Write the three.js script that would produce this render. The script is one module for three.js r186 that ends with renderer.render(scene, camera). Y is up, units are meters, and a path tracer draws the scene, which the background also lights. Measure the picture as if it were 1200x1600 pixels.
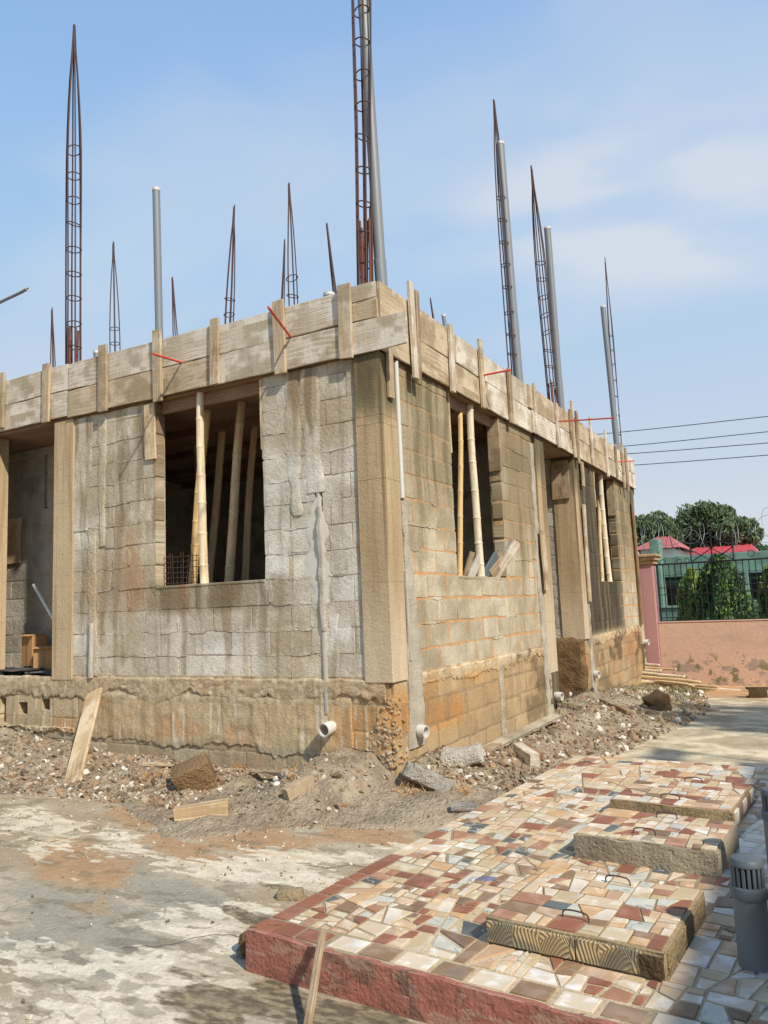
import * as THREE from 'three';
import { mergeGeometries, mergeVertices, toCreasedNormals } from 'three/addons/utils/BufferGeometryUtils.js';

// ------------------------------------------------------------------ camera, sky, sun, exposure
const scene = new THREE.Scene();
const F = 1212, CAM = new THREE.Vector3(3.3215, 1.3976, 6.0817);
const RT = new THREE.Vector3(0.874068, -0.040997, -0.484070), DN = new THREE.Vector3(-0.094366, -0.991781, -0.086398), FW = new THREE.Vector3(-0.476550, 0.121198, -0.870753);
const camera = new THREE.PerspectiveCamera(2 * Math.atan(800 / F) * 180 / Math.PI, 0.75, 0.05, 900);
camera.position.copy(CAM);
camera.quaternion.setFromRotationMatrix(new THREE.Matrix4().makeBasis(RT, DN.clone().negate(), FW.clone().negate()));
const renderer = new THREE.WebGLRenderer({ antialias: true });
renderer.setSize(768, 1024);
renderer.toneMapping = THREE.LinearToneMapping;
renderer.toneMappingExposure = 1.08;
renderer.shadowMap.enabled = true;
const SUN = new THREE.Vector3(2, 2, 1).normalize();
const sun = new THREE.DirectionalLight(new THREE.Color(1.0, 0.945, 0.865), 4.5);
sun.position.copy(SUN).multiplyScalar(60); sun.castShadow = true; sun.shadow.radius = 3;
sun.shadow.mapSize.set(4096, 4096);
Object.assign(sun.shadow.camera, { left: -25, right: 25, top: 25, bottom: -25, near: 1, far: 160 });
scene.add(sun, sun.target);

// ------------------------------------------------------------------ numbers, noise
let seedN = 12345;
const rnd = () => { seedN |= 0; seedN = seedN + 0x6D2B79F5 | 0; let t = Math.imul(seedN ^ seedN >>> 15, 1 | seedN); t = t + Math.imul(t ^ t >>> 7, 61 | t) ^ t; return ((t ^ t >>> 14) >>> 0) / 4294967296; };
const rr = (a, b) => a + (b - a) * rnd();
const pick = (a) => a[Math.floor(rnd() * a.length)];
const clamp = (x, a = 0, b = 1) => x < a ? a : x > b ? b : x;
const sstep = (a, b, x) => { const t = clamp((x - a) / (b - a)); return t * t * (3 - 2 * t); };
const mix = (a, b, t) => a + (b - a) * t;
const PM = new Float32Array(4096), PI_ = new Uint16Array(8192);
for (let i = 0; i < 4096; i++) { PM[i] = rnd(); PI_[i] = i; }
for (let i = 4095; i > 0; i--) { const j = Math.floor(rnd() * (i + 1)), t = PI_[i]; PI_[i] = PI_[j]; PI_[j] = t; }
for (let i = 0; i < 4096; i++) PI_[4096 + i] = PI_[i];
function n2(x, y, per = 0) {
  let xi = Math.floor(x), yi = Math.floor(y); const fx = x - xi, fy = y - yi;
  let x1 = xi + 1, y1 = yi + 1;
  if (per) { xi = ((xi % per) + per) % per; x1 = ((x1 % per) + per) % per; yi = ((yi % per) + per) % per; y1 = ((y1 % per) + per) % per; }
  const u = fx * fx * (3 - 2 * fx), v = fy * fy * (3 - 2 * fy), p0 = PI_[xi & 4095], p1 = PI_[x1 & 4095];
  yi &= 4095; y1 &= 4095;
  const A = PM[PI_[p0 + yi]], B = PM[PI_[p1 + yi]], C = PM[PI_[p0 + y1]], D = PM[PI_[p1 + y1]];
  return A + (B - A) * u + (C - A) * v + (A - B - C + D) * u * v;
}
function fbm(x, y, oct = 4, per = 0) { let s = 0, a = 0.5, n = 0, p = per; for (let i = 0; i < oct; i++) { s += a * n2(x + i * 17, y + i * 31, p); n += a; a *= 0.5; x *= 2; y *= 2; p *= 2; } return s / n; }
function n3(x, y, z) {
  const zi = Math.floor(z), f = z - zi, w = f * f * (3 - 2 * f);
  return n2(x + zi * 37.17, y + zi * 91.7) * (1 - w) + n2(x + (zi + 1) * 37.17, y + (zi + 1) * 91.7) * w;
}
const fb3 = (x, y, z) => (n3(x, y, z) * 0.57 + n3(x * 2.1, y * 2.1, z * 2.1) * 0.29 + n3(x * 4.3, y * 4.3, z * 4.3) * 0.14) - 0.5;

// ------------------------------------------------------------------ pixel rays (photograph 1200 x 1600): a pixel gives a direction, a surface gives the distance
const V = (x, y, z) => new THREE.Vector3(x, y, z);
const rayOf = (px, py) => FW.clone().addScaledVector(RT, (px - 600) / F).addScaledVector(DN, (py - 800) / F);
const onAxis = (px, py, ax, val) => { const d = rayOf(px, py); return CAM.clone().addScaledVector(d, (val - CAM[ax]) / d[ax]); };
const onY = (px, py, y = -0.17) => onAxis(px, py, 'y', y);
const onZ = (px, py, z = 0) => onAxis(px, py, 'z', z);
const onX = (px, py, x = 0) => onAxis(px, py, 'x', x);
const atDepth = (px, py, d) => CAM.clone().addScaledVector(rayOf(px, py), d);
const groundY = (z) => -0.17 - 0.03 * Math.min(11.5, Math.max(0, -z - 0.5));
const onG = (px, py) => { let p = onY(px, py); for (let i = 0; i < 8; i++) p = onY(px, py, groundY(p.z)); return p; };
const depthOf = (p) => p.clone().sub(CAM).dot(FW);

// ------------------------------------------------------------------ the sky: air and thin cloud
{
  const CL = rayOf(985, 330).normalize(), CLR = RT.clone().addScaledVector(CL, -RT.dot(CL)).normalize(), CLU = CL.clone().cross(CLR);
  const W = 1024, H = 512, d = new Float32Array(W * H * 4);
  const stops = [[-90, [0.42, 0.44, 0.46]], [0, [0.66, 0.70, 0.74]], [6, [0.60, 0.68, 0.76]], [14, [0.48, 0.62, 0.79]], [24, [0.355, 0.565, 0.82]], [36, [0.265, 0.47, 0.79]], [55, [0.20, 0.36, 0.70]], [90, [0.15, 0.29, 0.62]]];
  for (let j = 0; j < H; j++) {
    const el = ((j + 0.5) / H - 0.5) * 180; let k = 0; while (k < stops.length - 2 && el > stops[k + 1][0]) k++;
    const t = clamp((el - stops[k][0]) / (stops[k + 1][0] - stops[k][0]));
    for (let i = 0; i < W; i++) {
      const az = ((i + 0.5) / W - 0.5) * Math.PI * 2, e = el * Math.PI / 180;
      const X = Math.cos(e) * Math.cos(az), Z = Math.cos(e) * Math.sin(az), Y = Math.sin(e);
      const q = 1 / (Math.max(Y, 0) + 0.18), cx = X * q, cz = Z * q;
      const c1 = fbm(cx * 1.1 + 3 + fbm(cx * 2, cz * 2, 3), cz * 1.9 + 9, 5), c2 = fbm(cx * 0.6 + 40, cz * 0.6 + 7, 3);
      let m = sstep(0.50, 0.85, c1) * 0.35 * sstep(0.35, 0.65, c2) + 0.08 * sstep(0.4, 0.8, c2);
      { const q2 = X * CL.x + Y * CL.y + Z * CL.z; if (q2 > 0.9) { const a = (X * CLR.x + Y * CLR.y + Z * CLR.z) / 0.20, b = (X * CLU.x + Y * CLU.y + Z * CLU.z) / 0.075; m += 0.95 * Math.exp(-(a * a + b * b)) * sstep(0.25, 0.65, fbm(a * 1.2 + 20, b * 1.6 + 5 + a * 0.5, 5)) + 0.15 * Math.exp(-(a * a + b * b) * 0.5); } }
      m = Math.min(m, 0.8); if (Y < 0) m = 0;
      const o = (j * W + i) * 4, cl = [0.70, 0.74, 0.80];
      for (let c = 0; c < 3; c++) d[o + c] = mix(mix(stops[k][1][c], stops[k + 1][1][c], t), cl[c], m) * 0.95;
      d[o + 3] = 1;
    }
  }
  const t = new THREE.DataTexture(d, W, H, THREE.RGBAFormat, THREE.FloatType);
  t.mapping = THREE.EquirectangularReflectionMapping; t.magFilter = t.minFilter = THREE.LinearFilter; t.wrapS = THREE.RepeatWrapping; t.needsUpdate = true;
  scene.background = t; scene.environment = t;
}

// ------------------------------------------------------------------ textures and materials
const s2l = (c) => { c /= 255; return c <= 0.04045 ? c / 12.92 : Math.pow((c + 0.055) / 1.055, 2.4); };
const C = (r, g, b) => new THREE.Color(s2l(r), s2l(g), s2l(b));
function tex(w, h, W, H, fn, { data = false, off = [0, 0], clampTo = false } = {}) {   // fn(u in metres, v in metres) -> [r, g, b] 0..255 ; covers W x H metres
  const a = new Uint8Array(w * h * 4);
  for (let j = 0; j < h; j++) for (let i = 0; i < w; i++) {
    const c = fn(off[0] + (i + 0.5) / w * W, off[1] + (j + 0.5) / h * H), o = (j * w + i) * 4;
    a[o] = clamp(c[0], 0, 255); a[o + 1] = clamp(c[1], 0, 255); a[o + 2] = clamp(c[2], 0, 255); a[o + 3] = 255;
  }
  const t = new THREE.DataTexture(a, w, h, THREE.RGBAFormat);
  t.wrapS = t.wrapT = clampTo ? THREE.ClampToEdgeWrapping : THREE.RepeatWrapping; t.magFilter = THREE.LinearFilter; t.minFilter = THREE.LinearMipmapLinearFilter; t.generateMipmaps = true;
  if (!data) t.colorSpace = THREE.SRGBColorSpace;
  t.repeat.set(1 / W, 1 / H); t.offset.set(-off[0] / W, -off[1] / H); t.needsUpdate = true;
  return t;
}
const g3 = (v) => [v, v, v];
const mc = (a, b, t) => [mix(a[0], b[0], t), mix(a[1], b[1], t), mix(a[2], b[2], t)];
const sc = (a, k) => [a[0] * k, a[1] * k, a[2] * k];
// fine grit relief, 0.8 m tile
const gritT = tex(512, 512, 0.8, 0.8, (u, v) => { const x = u / 0.8, y = v / 0.8; let g = 0.45 * fbm(x * 12, y * 12, 3, 12) + 0.4 * fbm(x * 64, y * 64, 3, 64); const pit = n2(x * 48 + 5, y * 48, 48); if (pit > 0.87) g -= (pit - 0.87) * 2.2; return g3(clamp(g * 1.15) * 255); }, { data: true });
function std(o) { return new THREE.MeshStandardMaterial({ roughness: 0.92, metalness: 0, side: THREE.DoubleSide, ...o }); }
const bumped = (map, bump, scale, o = {}) => std({ map, bumpMap: bump, bumpScale: scale, ...o });

// facade looks. u, v in metres along and up the wall
const speck = (u, v) => (n2(u * 190, v * 190) - 0.5) * 30 + (n2(u * 60, v * 60) - 0.5) * 22;
const streak = (u, v, f = 9) => fbm(u * f + fbm(u * 2, v * 2, 2), v * 0.55, 4);
function leftCol(u, v, mortar) {
  const L = fbm(u * 0.9 + 5, v * 0.9, 4), M = fbm(u * 3.3 + 9, v * 3.3 + 4, 4), S = streak(u + 11, v);
  let c = mc([185, 175, 155], [218, 210, 194], sstep(0.25, 0.75, M));
  c = mc(c, [166, 146, 114], sstep(0.52, 0.72, L) * 0.6);
  c = mc(c, [132, 112, 84], sstep(0.5, 0.72, S) * (0.5 + 0.4 * sstep(2.0, 3.7, v)));
  c = mc(c, [118, 100, 72], sstep(1.36, 1.5, v) * (1 - sstep(1.72, 1.8, v)) * sstep(-3.0, -2.85, u) * (1 - sstep(-1.35, -1.0, u)) * (0.25 + 0.75 * sstep(0.35, 0.6, streak(u, v, 5))) * 0.8);
  const red = sstep(0.5, 0.7, fbm(u * 2.2 + 31, v * 1.1 + 8, 4)) * (1 - sstep(1.9, 2.6, v)) * sstep(-3.5, -3.2, u) * (1 - sstep(-2.5, -2.2, u));
  c = mc(c, [160, 112, 74], red * 0.5);
  c = mc(c, [218, 208, 188], sstep(0.62, 0.8, fbm(u * 5 + 50, v * 2.4, 4)) * 0.55);
  if (mortar) { c = mc(c, [176, 142, 102], 0.15 + 0.35 * sstep(0.4, 0.6, fbm(u * 1.3 + 70, v * 1.3, 3))); }
  if (v < 0.78) {
    const o = fbm(u * 1.5 + 3, v * 3 + 60, 4); let p = mc([192, 166, 124], [176, 158, 126], o);
    p = mc(p, [204, 146, 84], sstep(-1.1, -0.1, u + (o - 0.5) * 0.8) * 0.6 * sstep(0.0, 0.2, v));
    p = mc(p, [190, 134, 86], sstep(0.62, 0.74, fbm(u * 1.7 + 90, v * 4.0, 3)) * 0.35);
    p = mc(p, [216, 204, 178], sstep(0.70, 0.78, n2(u * 34, v * 1.1 + 5)) * sstep(0.3, 0.5, n2(u * 9, v * 6)) * 0.7);
    p = mc(p, [140, 116, 84], sstep(0.62, 0.76, n2(u * 24 + 9, v * 0.9)) * 0.4);
    if (v > 0.52) p = mc(p, mc([150, 128, 96], [196, 178, 146], n2(u * 22, v * 22)), 0.7);
    if (v < 0.12) p = mc(p, [164, 152, 128], 0.6);
    c = p;
  }
  return sc(c, 1 + speck(u, v) / 200);
}
function rightCol(u, v, mortar) {
  const L = fbm(u * 0.8 + 105, v * 0.8, 4), M = fbm(u * 3.1 + 19, v * 3.1 + 4, 4), S = streak(u + 51, v, 8);
  let c = mc([166, 152, 124], [197, 185, 159], sstep(0.25, 0.75, M));
  c = mc(c, [160, 138, 98], sstep(0.5, 0.75, L) * 0.5);
  const up = sstep(1.75, 3.1, v + (L - 0.5) * 1.2);
  c = mc(c, [140, 122, 90], up * 0.6);
  c = mc(c, [104, 92, 62], sstep(0.5, 0.75, S) * (0.15 + 0.55 * up));
  const seg = sstep(3.15, 3.4, u) * (1 - sstep(4.4, 4.6, u)) * sstep(1.6, 2.9, v + (S - 0.5) * 1.5);
  c = mc(c, [124, 106, 74], seg * 0.55);
  const moss = sstep(6.6, 6.9, u) * (1 - sstep(9.35, 9.75, u + (S - 0.5) * 0.5)) * sstep(0.72, 0.9, v);
  c = mc(c, mc([58, 50, 34], [112, 98, 68], sstep(0.35, 0.75, S)), moss * 0.93);
  c = mc(c, [210, 200, 172], sstep(0.6, 0.8, fbm(u * 4 + 50, v * 4, 4)) * 0.5 * (1 - up) * (1 - moss));
  if (mortar) c = mc(c, [198, 144, 90], (0.85 - 0.6 * up) * (1 - 0.95 * moss));
  if (v < 0.78) {
    const o = fbm(u * 1.6 + 3, v * 3 + 60, 4), band = sstep(0.05, 0.3, v) * (1 - sstep(0.55, 0.75, v));
    let p = mc([174, 142, 100], [194, 168, 126], M);
    p = mc(p, [190, 140, 84], band * sstep(0.35, 0.6, o) * (1 - sstep(2.4, 3.2, u)));
    p = mc(p, [170, 124, 78], sstep(5, 6, u) * sstep(0.4, 0.6, o) * 0.7);
    p = mc(p, [96, 78, 50], sstep(0.5, 0.68, fbm(u * 1.9 + 44, v * 2.4 + 3, 4)) * sstep(2.6, 3.3, u) * 0.85);
    p = mc(p, [206, 192, 160], sstep(0.62, 0.75, v) * sstep(0.4, 0.6, fbm(u * 9, v * 9 + 8, 4)) * 0.7);
    if (v < 0.2) p = mc(p, [170, 150, 112], 0.4);
    p = mc(p, [156, 132, 98], sstep(0.5, 0.7, fbm(u * 5 + 8, v * 2.2 + 70, 5)) * 0.5);
    if (mortar) p = sc(p, 0.86);
    c = p;
  }
  return sc(c, 1 + speck(u, v) / 210);
}
const leftT = tex(1152, 768, 6, 4.2, (u, v) => leftCol(u, v, false), { off: [-5.9, -0.4] });
const leftMT = tex(512, 384, 6, 4.2, (u, v) => leftCol(u, v, true), { off: [-5.9, -0.4] });
const rightT = tex(1536, 576, 11.6, 4.4, (u, v) => rightCol(u, v, false), { off: [-0.1, -0.6] });
const rightMT = tex(768, 288, 11.6, 4.4, (u, v) => rightCol(u, v, true), { off: [-0.1, -0.6] });
const greyT = tex(512, 512, 2, 2, (u, v) => { const x = u / 2, y = v / 2; const f = fbm(x * 8, y * 8, 5, 8), g = fbm(x * 3 + 0, y * 3, 3, 3); return sc(mc([138, 130, 116], [186, 178, 162], sstep(0.25, 0.75, 0.6 * f + 0.4 * g)), 1 + (n2(x * 256, y * 256, 256) - 0.5) * 0.16); });
const colT = tex(512, 2048, 1, 4, (u, v) => { const S = fbm(u * 10, v * 0.7, 4, 0), M = fbm(u * 4 + 7, v * 2, 4); let c = mc([168, 142, 104], [186, 162, 124], M); c = mc(c, [118, 98, 66], sstep(0.42, 0.7, S) * (0.2 + 0.65 * sstep(1.6, 3.1, v))); c = mc(c, [70, 64, 40], sstep(3.05, 3.4, v + (M - 0.5) * 0.5) * 0.6); c = mc(c, [208, 190, 160], (1 - sstep(0.9, 1.9, v)) * 0.6); return sc(c, 1 + (n2(u * 150, v * 150) - 0.5) * 0.1 + (n2(u * 40, v * 2.5) - 0.5) * 0.1); }, { off: [0, 0.4] });
const woodT = tex(1536, 384, 3.6, 0.9, (u, v) => { const x = u / 3.6, y = v / 0.9; const g = fbm(x * 5, y * 90 + fbm(x * 9, y * 6, 3, 3) * 7, 4, 5), k = fbm(x * 10, y * 5, 5, 5), q = fbm(x * 22 + 3, y * 7, 4, 0), s = n2(x * 160, y * 5, 5); let c = mc([176, 160, 134], [214, 201, 178], sstep(0.22, 0.78, 0.4 * g + 0.6 * k)); c = mc(c, [146, 124, 96], sstep(0.58, 0.74, g) * 0.55); c = mc(c, [222, 214, 198], sstep(0.52, 0.66, q) * 0.55); c = mc(c, [146, 128, 100], sstep(0.55, 0.7, fbm(x * 14 + 30, y * 4 + 9, 4)) * 0.5); const knot = n2(x * 30, y * 9, 3); if (knot > 0.94) c = mc(c, [92, 64, 40], (knot - 0.94) * 12); return sc(c, 0.96 + s * 0.07); });
const woodDT = tex(512, 256, 1.2, 0.6, (u, v) => { const x = u / 1.2, y = v / 0.6; const g = fbm(x * 3, y * 48 + fbm(x * 5, y * 5, 2, 5) * 4, 4, 3), k = fbm(x * 4, y * 4, 4, 4); let c = mc([104, 78, 56], [150, 120, 90], sstep(0.2, 0.8, 0.6 * g + 0.4 * k)); return sc(c, 0.92 + n2(x * 128, y * 64, 64) * 0.16); });
const grainB = tex(512, 256, 1.2, 0.3, (u, v) => { const x = u / 1.2, y = v / 0.3; return g3(255 * clamp(0.2 + 0.6 * fbm(x * 4, y * 56 + fbm(x * 5, y * 5, 2, 5) * 4, 4, 4) + 0.2 * n2(x * 128, y * 32, 32))); }, { data: true });
const soilT = tex(768, 768, 2.2, 2.2, (u, v) => { const x = u / 2.2, y = v / 2.2; const f = fbm(x * 7, y * 7, 5, 7), g = fbm(x * 40, y * 40, 3, 40); let c = mc([122, 105, 82], [162, 145, 118], sstep(0.25, 0.75, 0.6 * f + 0.4 * g)); const p = n2(x * 150, y * 150, 150); if (p > 0.9) c = mc(c, [196, 184, 162], 0.6); if (p < 0.1) c = mc(c, [84, 66, 48], 0.6); return c; });
const soilB = tex(512, 512, 1.1, 1.1, (u, v) => { const x = u / 1.1, y = v / 1.1; return g3(255 * clamp(0.55 * fbm(x * 18, y * 18, 4, 18) + 0.45 * n2(x * 70, y * 70, 70))); }, { data: true });

const M = {
  left: bumped(leftT, gritT, 0.007), leftM: bumped(leftMT, gritT, 0.012), right: bumped(rightT, gritT, 0.006), rightM: bumped(rightMT, gritT, 0.01),
  grey: bumped(greyT, gritT, 0.012), greyRough: bumped(greyT, gritT, 0.03), render: bumped(greyT, gritT, 0.008, { color: C(250, 246, 236) }), pale: bumped(greyT, gritT, 0.025, { color: C(255, 246, 226) }), 
  dark: bumped(greyT, gritT, 0.03, { color: C(132, 108, 76) }), orange: bumped(greyT, gritT, 0.03, { color: C(236, 186, 120) }),
  col: bumped(colT, gritT, 0.006), wood: bumped(woodT, grainB, 0.004), woodW: bumped(woodT, grainB, 0.004, { color: C(236, 226, 210) }), woodD: bumped(woodDT, grainB, 0.004), woodN: bumped(woodT, grainB, 0.002, { color: C(255, 240, 214) }),
  woodG: bumped(woodT, grainB, 0.006, { color: C(205, 190, 170) }),
  soil: bumped(soilT, soilB, 0.03), stone: bumped(greyT, gritT, 0.02, { color: C(236, 216, 184), vertexColors: false }),
  rust: std({ color: C(80, 56, 48), roughness: 0.8 }), rustD: std({ color: C(116, 66, 50), roughness: 0.85 }),
  pvc: std({ color: C(124, 126, 125), roughness: 0.5 }), pvcW: std({ color: C(204, 199, 186), roughness: 0.5 }), pvcD: std({ color: C(86, 94, 96), roughness: 0.5 }), pvcDust: bumped(greyT, gritT, 0.004, { color: C(255, 255, 253), roughness: 0.6 }),
  red: std({ color: C(206, 74, 52), roughness: 0.55 }), black: std({ color: C(24, 24, 26), roughness: 0.9 }), iron: std({ color: C(36, 38, 42), roughness: 0.5, metalness: 0.3 }),
};

// ------------------------------------------------------------------ scene helpers
const used = {};
const numbered = (n) => { const k = used[n] = (used[n] ?? -1) + 1; return k ? n + '_' + String(k).padStart(3, '0') : n; };
function tag(o, label, category, group, kind) { o.userData = { ...(label ? { label } : {}), ...(category ? { category } : {}), ...(group ? { group } : {}), ...(kind ? { kind } : {}) }; return o; }
function mesh(name, geo, mat, parent) { const m = new THREE.Mesh(geo, mat); m.name = parent && parent !== scene ? name : numbered(name); m.castShadow = m.receiveShadow = true; (parent || scene).add(m); return m; }
function thing(name, label, category, group, pos = [0, 0, 0], turn = 0) { const g = new THREE.Group(); g.name = numbered(name); g.position.set(...pos); g.rotation.y = turn; scene.add(g); return tag(g, label, category, group); }
function part(name, parent) { const g = new THREE.Group(); g.name = name; parent.add(g); return g; }

// ------------------------------------------------------------------ geometry helpers
function boxUV(geo, ou = 0, ov = 0) {           // uv in metres from the dominant axis of each face
  const g = geo.index ? geo.toNonIndexed() : geo, p = g.attributes.position, uv = new Float32Array(p.count * 2), a = V(0, 0, 0), b = V(0, 0, 0), c = V(0, 0, 0);
  for (let i = 0; i < p.count; i += 3) {
    a.fromBufferAttribute(p, i); b.fromBufferAttribute(p, i + 1); c.fromBufferAttribute(p, i + 2);
    const n = b.clone().sub(a).cross(c.clone().sub(a)), x = Math.abs(n.x), y = Math.abs(n.y), z = Math.abs(n.z);
    [a, b, c].forEach((q, k) => { const w = x > y && x > z ? [q.z, q.y] : y > z ? [q.x, q.z] : [q.x, q.y]; uv[(i + k) * 2] = w[0] + ou; uv[(i + k) * 2 + 1] = w[1] + ov; });
  }
  g.setAttribute('uv', new THREE.BufferAttribute(uv, 2)); return g;
}
function chamferBox(w, h, d, c = 0.004, jit = 0) {     // centred
  const X = w / 2, Y = h / 2, Z = d / 2, pos = [], P = {};
  const vert = (sx, sy, sz, ax) => { const k = '' + sx + sy + sz + ax; return P[k] ||= [sx * (ax === 0 ? X : X - c) + (jit ? rr(-jit, jit) : 0), sy * (ax === 1 ? Y : Y - c) + (jit ? rr(-jit, jit) : 0), sz * (ax === 2 ? Z : Z - c) + (jit ? rr(-jit, jit) : 0)]; };
  const tri = (a, b, q) => { const n = V(...b).sub(V(...a)).cross(V(...q).sub(V(...a))), m = V(a[0] + b[0] + q[0], a[1] + b[1] + q[1], a[2] + b[2] + q[2]); if (n.x * m.x / X / X + n.y * m.y / Y / Y + n.z * m.z / Z / Z < 0) pos.push(...a, ...q, ...b); else pos.push(...a, ...b, ...q); };
  const quad = (a, b, q, e) => { tri(a, b, q); tri(a, q, e); };
  const S = [-1, 1];
  for (const s of S) {
    quad(vert(s, -1, -1, 0), vert(s, 1, -1, 0), vert(s, 1, 1, 0), vert(s, -1, 1, 0));
    quad(vert(-1, s, -1, 1), vert(1, s, -1, 1), vert(1, s, 1, 1), vert(-1, s, 1, 1));
    quad(vert(-1, -1, s, 2), vert(1, -1, s, 2), vert(1, 1, s, 2), vert(-1, 1, s, 2));
    for (const t of S) {
      quad(vert(s, t, -1, 0), vert(s, t, -1, 1), vert(s, t, 1, 1), vert(s, t, 1, 0));
      quad(vert(s, -1, t, 0), vert(s, -1, t, 2), vert(s, 1, t, 2), vert(s, 1, t, 0));
      quad(vert(-1, s, t, 1), vert(-1, s, t, 2), vert(1, s, t, 2), vert(1, s, t, 1));
      for (const r of S) tri(vert(s, t, r, 0), vert(s, t, r, 1), vert(s, t, r, 2));
    }
  }
  const g = new THREE.BufferGeometry(); g.setAttribute('position', new THREE.Float32BufferAttribute(pos, 3)); g.computeVertexNormals(); return g;
}
const cb = (x0, x1, y0, y1, z0, z1, c = 0.004, jit = 0) => boxUV(chamferBox(x1 - x0, y1 - y0, z1 - z0, Math.min(c, (x1 - x0) / 3, (y1 - y0) / 3, (z1 - z0) / 3), jit).translate((x0 + x1) / 2, (y0 + y1) / 2, (z0 + z1) / 2));
function roughBox(w, h, d, seg, amp, fr = 6, ox = 0, crease = 0.9) {   // centred box with a broken, uneven skin
  let g = new THREE.BoxGeometry(w, h, d, Math.max(1, Math.round(w / seg)), Math.max(1, Math.round(h / seg)), Math.max(1, Math.round(d / seg)));
  g.deleteAttribute('uv'); g.deleteAttribute('normal'); g = mergeVertices(g, 1e-4);
  const p = g.attributes.position;
  for (let i = 0; i < p.count; i++) {
    const x = p.getX(i), y = p.getY(i), z = p.getZ(i), X = x + ox, e = (Math.abs(x) > w / 2 - 1e-4) + (Math.abs(y) > h / 2 - 1e-4) + (Math.abs(z) > d / 2 - 1e-4);
    const k = e > 1 ? 1.6 : 1;
    p.setXYZ(i, x + fb3(X * fr, y * fr + 9, z * fr) * amp * 2 * k - (e > 1 ? Math.sign(x) * amp * 0.35 * (Math.abs(x) > w / 2 - 1e-4) : 0), y + fb3(X * fr + 40, y * fr, z * fr + 3) * amp * 2 * k - (e > 1 ? Math.sign(y) * amp * 0.35 * (Math.abs(y) > h / 2 - 1e-4) : 0), z + fb3(X * fr, y * fr + 70, z * fr + 8) * amp * 2 * k - (e > 1 ? Math.sign(z) * amp * 0.35 * (Math.abs(z) > d / 2 - 1e-4) : 0));
  }
  g = toCreasedNormals(g, crease); return boxUV(g, ox, 0);
}
function gridGeo(nu, nv, fn, skirt = null, uvOf = (p) => [p[0], p[1]]) {        // a sheet of nu x nv cells; skirt(p) gives the point its rim drops to
  const pos = [], uv = [], idx = [], add = (p) => { pos.push(...p); uv.push(...uvOf(p)); return pos.length / 3 - 1; };
  for (let j = 0; j <= nv; j++) for (let i = 0; i <= nu; i++) add(fn(i / nu, j / nv));
  const id = (i, j) => j * (nu + 1) + i;
  for (let j = 0; j < nv; j++) for (let i = 0; i < nu; i++) idx.push(id(i, j), id(i + 1, j), id(i + 1, j + 1), id(i, j), id(i + 1, j + 1), id(i, j + 1));
  if (skirt) {
    const ring = []; for (let i = 0; i < nu; i++) ring.push(id(i, 0)); for (let j = 0; j < nv; j++) ring.push(id(nu, j)); for (let i = nu; i > 0; i--) ring.push(id(i, nv)); for (let j = nv; j > 0; j--) ring.push(id(0, j));
    const top = ring.map((k) => add([pos[k * 3], pos[k * 3 + 1], pos[k * 3 + 2]])), low = ring.map((k) => add(skirt([pos[k * 3], pos[k * 3 + 1], pos[k * 3 + 2]])));
    for (let k = 0; k < ring.length; k++) { const n = (k + 1) % ring.length; idx.push(top[n], top[k], low[k], top[n], low[k], low[n]); }
  }
  const g = new THREE.BufferGeometry(); g.setAttribute('position', new THREE.Float32BufferAttribute(pos, 3)); g.setAttribute('uv', new THREE.Float32BufferAttribute(uv, 2)); g.setIndex(idx); g.computeVertexNormals(); return g;
}
function tube(pts, r, rad = 6, seg = 0, closed = false) { const c = new THREE.CatmullRomCurve3(pts.map((p) => p.isVector3 ? p : V(...p)), closed, 'centripetal'); return new THREE.TubeGeometry(c, seg || Math.max(1, (pts.length - 1) * (pts.length > 2 ? 4 : 1)), r, rad, closed); }
function between(geo, a, b) {                     // put a geometry built along +y (0..1 not scaled) from a towards b
  const d = b.clone().sub(a).normalize(), q = new THREE.Quaternion().setFromUnitVectors(V(0, 1, 0), d);
  return geo.applyQuaternion(q).translate(a.x, a.y, a.z);
}
function rod(a, b, r, rad = 8) { const g = new THREE.CylinderGeometry(r, r, a.distanceTo(b), rad); g.translate(0, a.distanceTo(b) / 2, 0); return between(g, a, b); }
function pipeGeo(a, b, r, wall = 0.006) { const L = a.distanceTo(b); const g = new THREE.LatheGeometry([[r - wall, 0], [r, 0], [r, L * 0.3], [r, L * 0.7], [r, L], [r - wall, L], [r - wall, L * 0.5], [r - wall, 0]].map((p) => new THREE.Vector2(...p)), 20); return between(toCreasedNormals(g, 0.6), a, b); }
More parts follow.
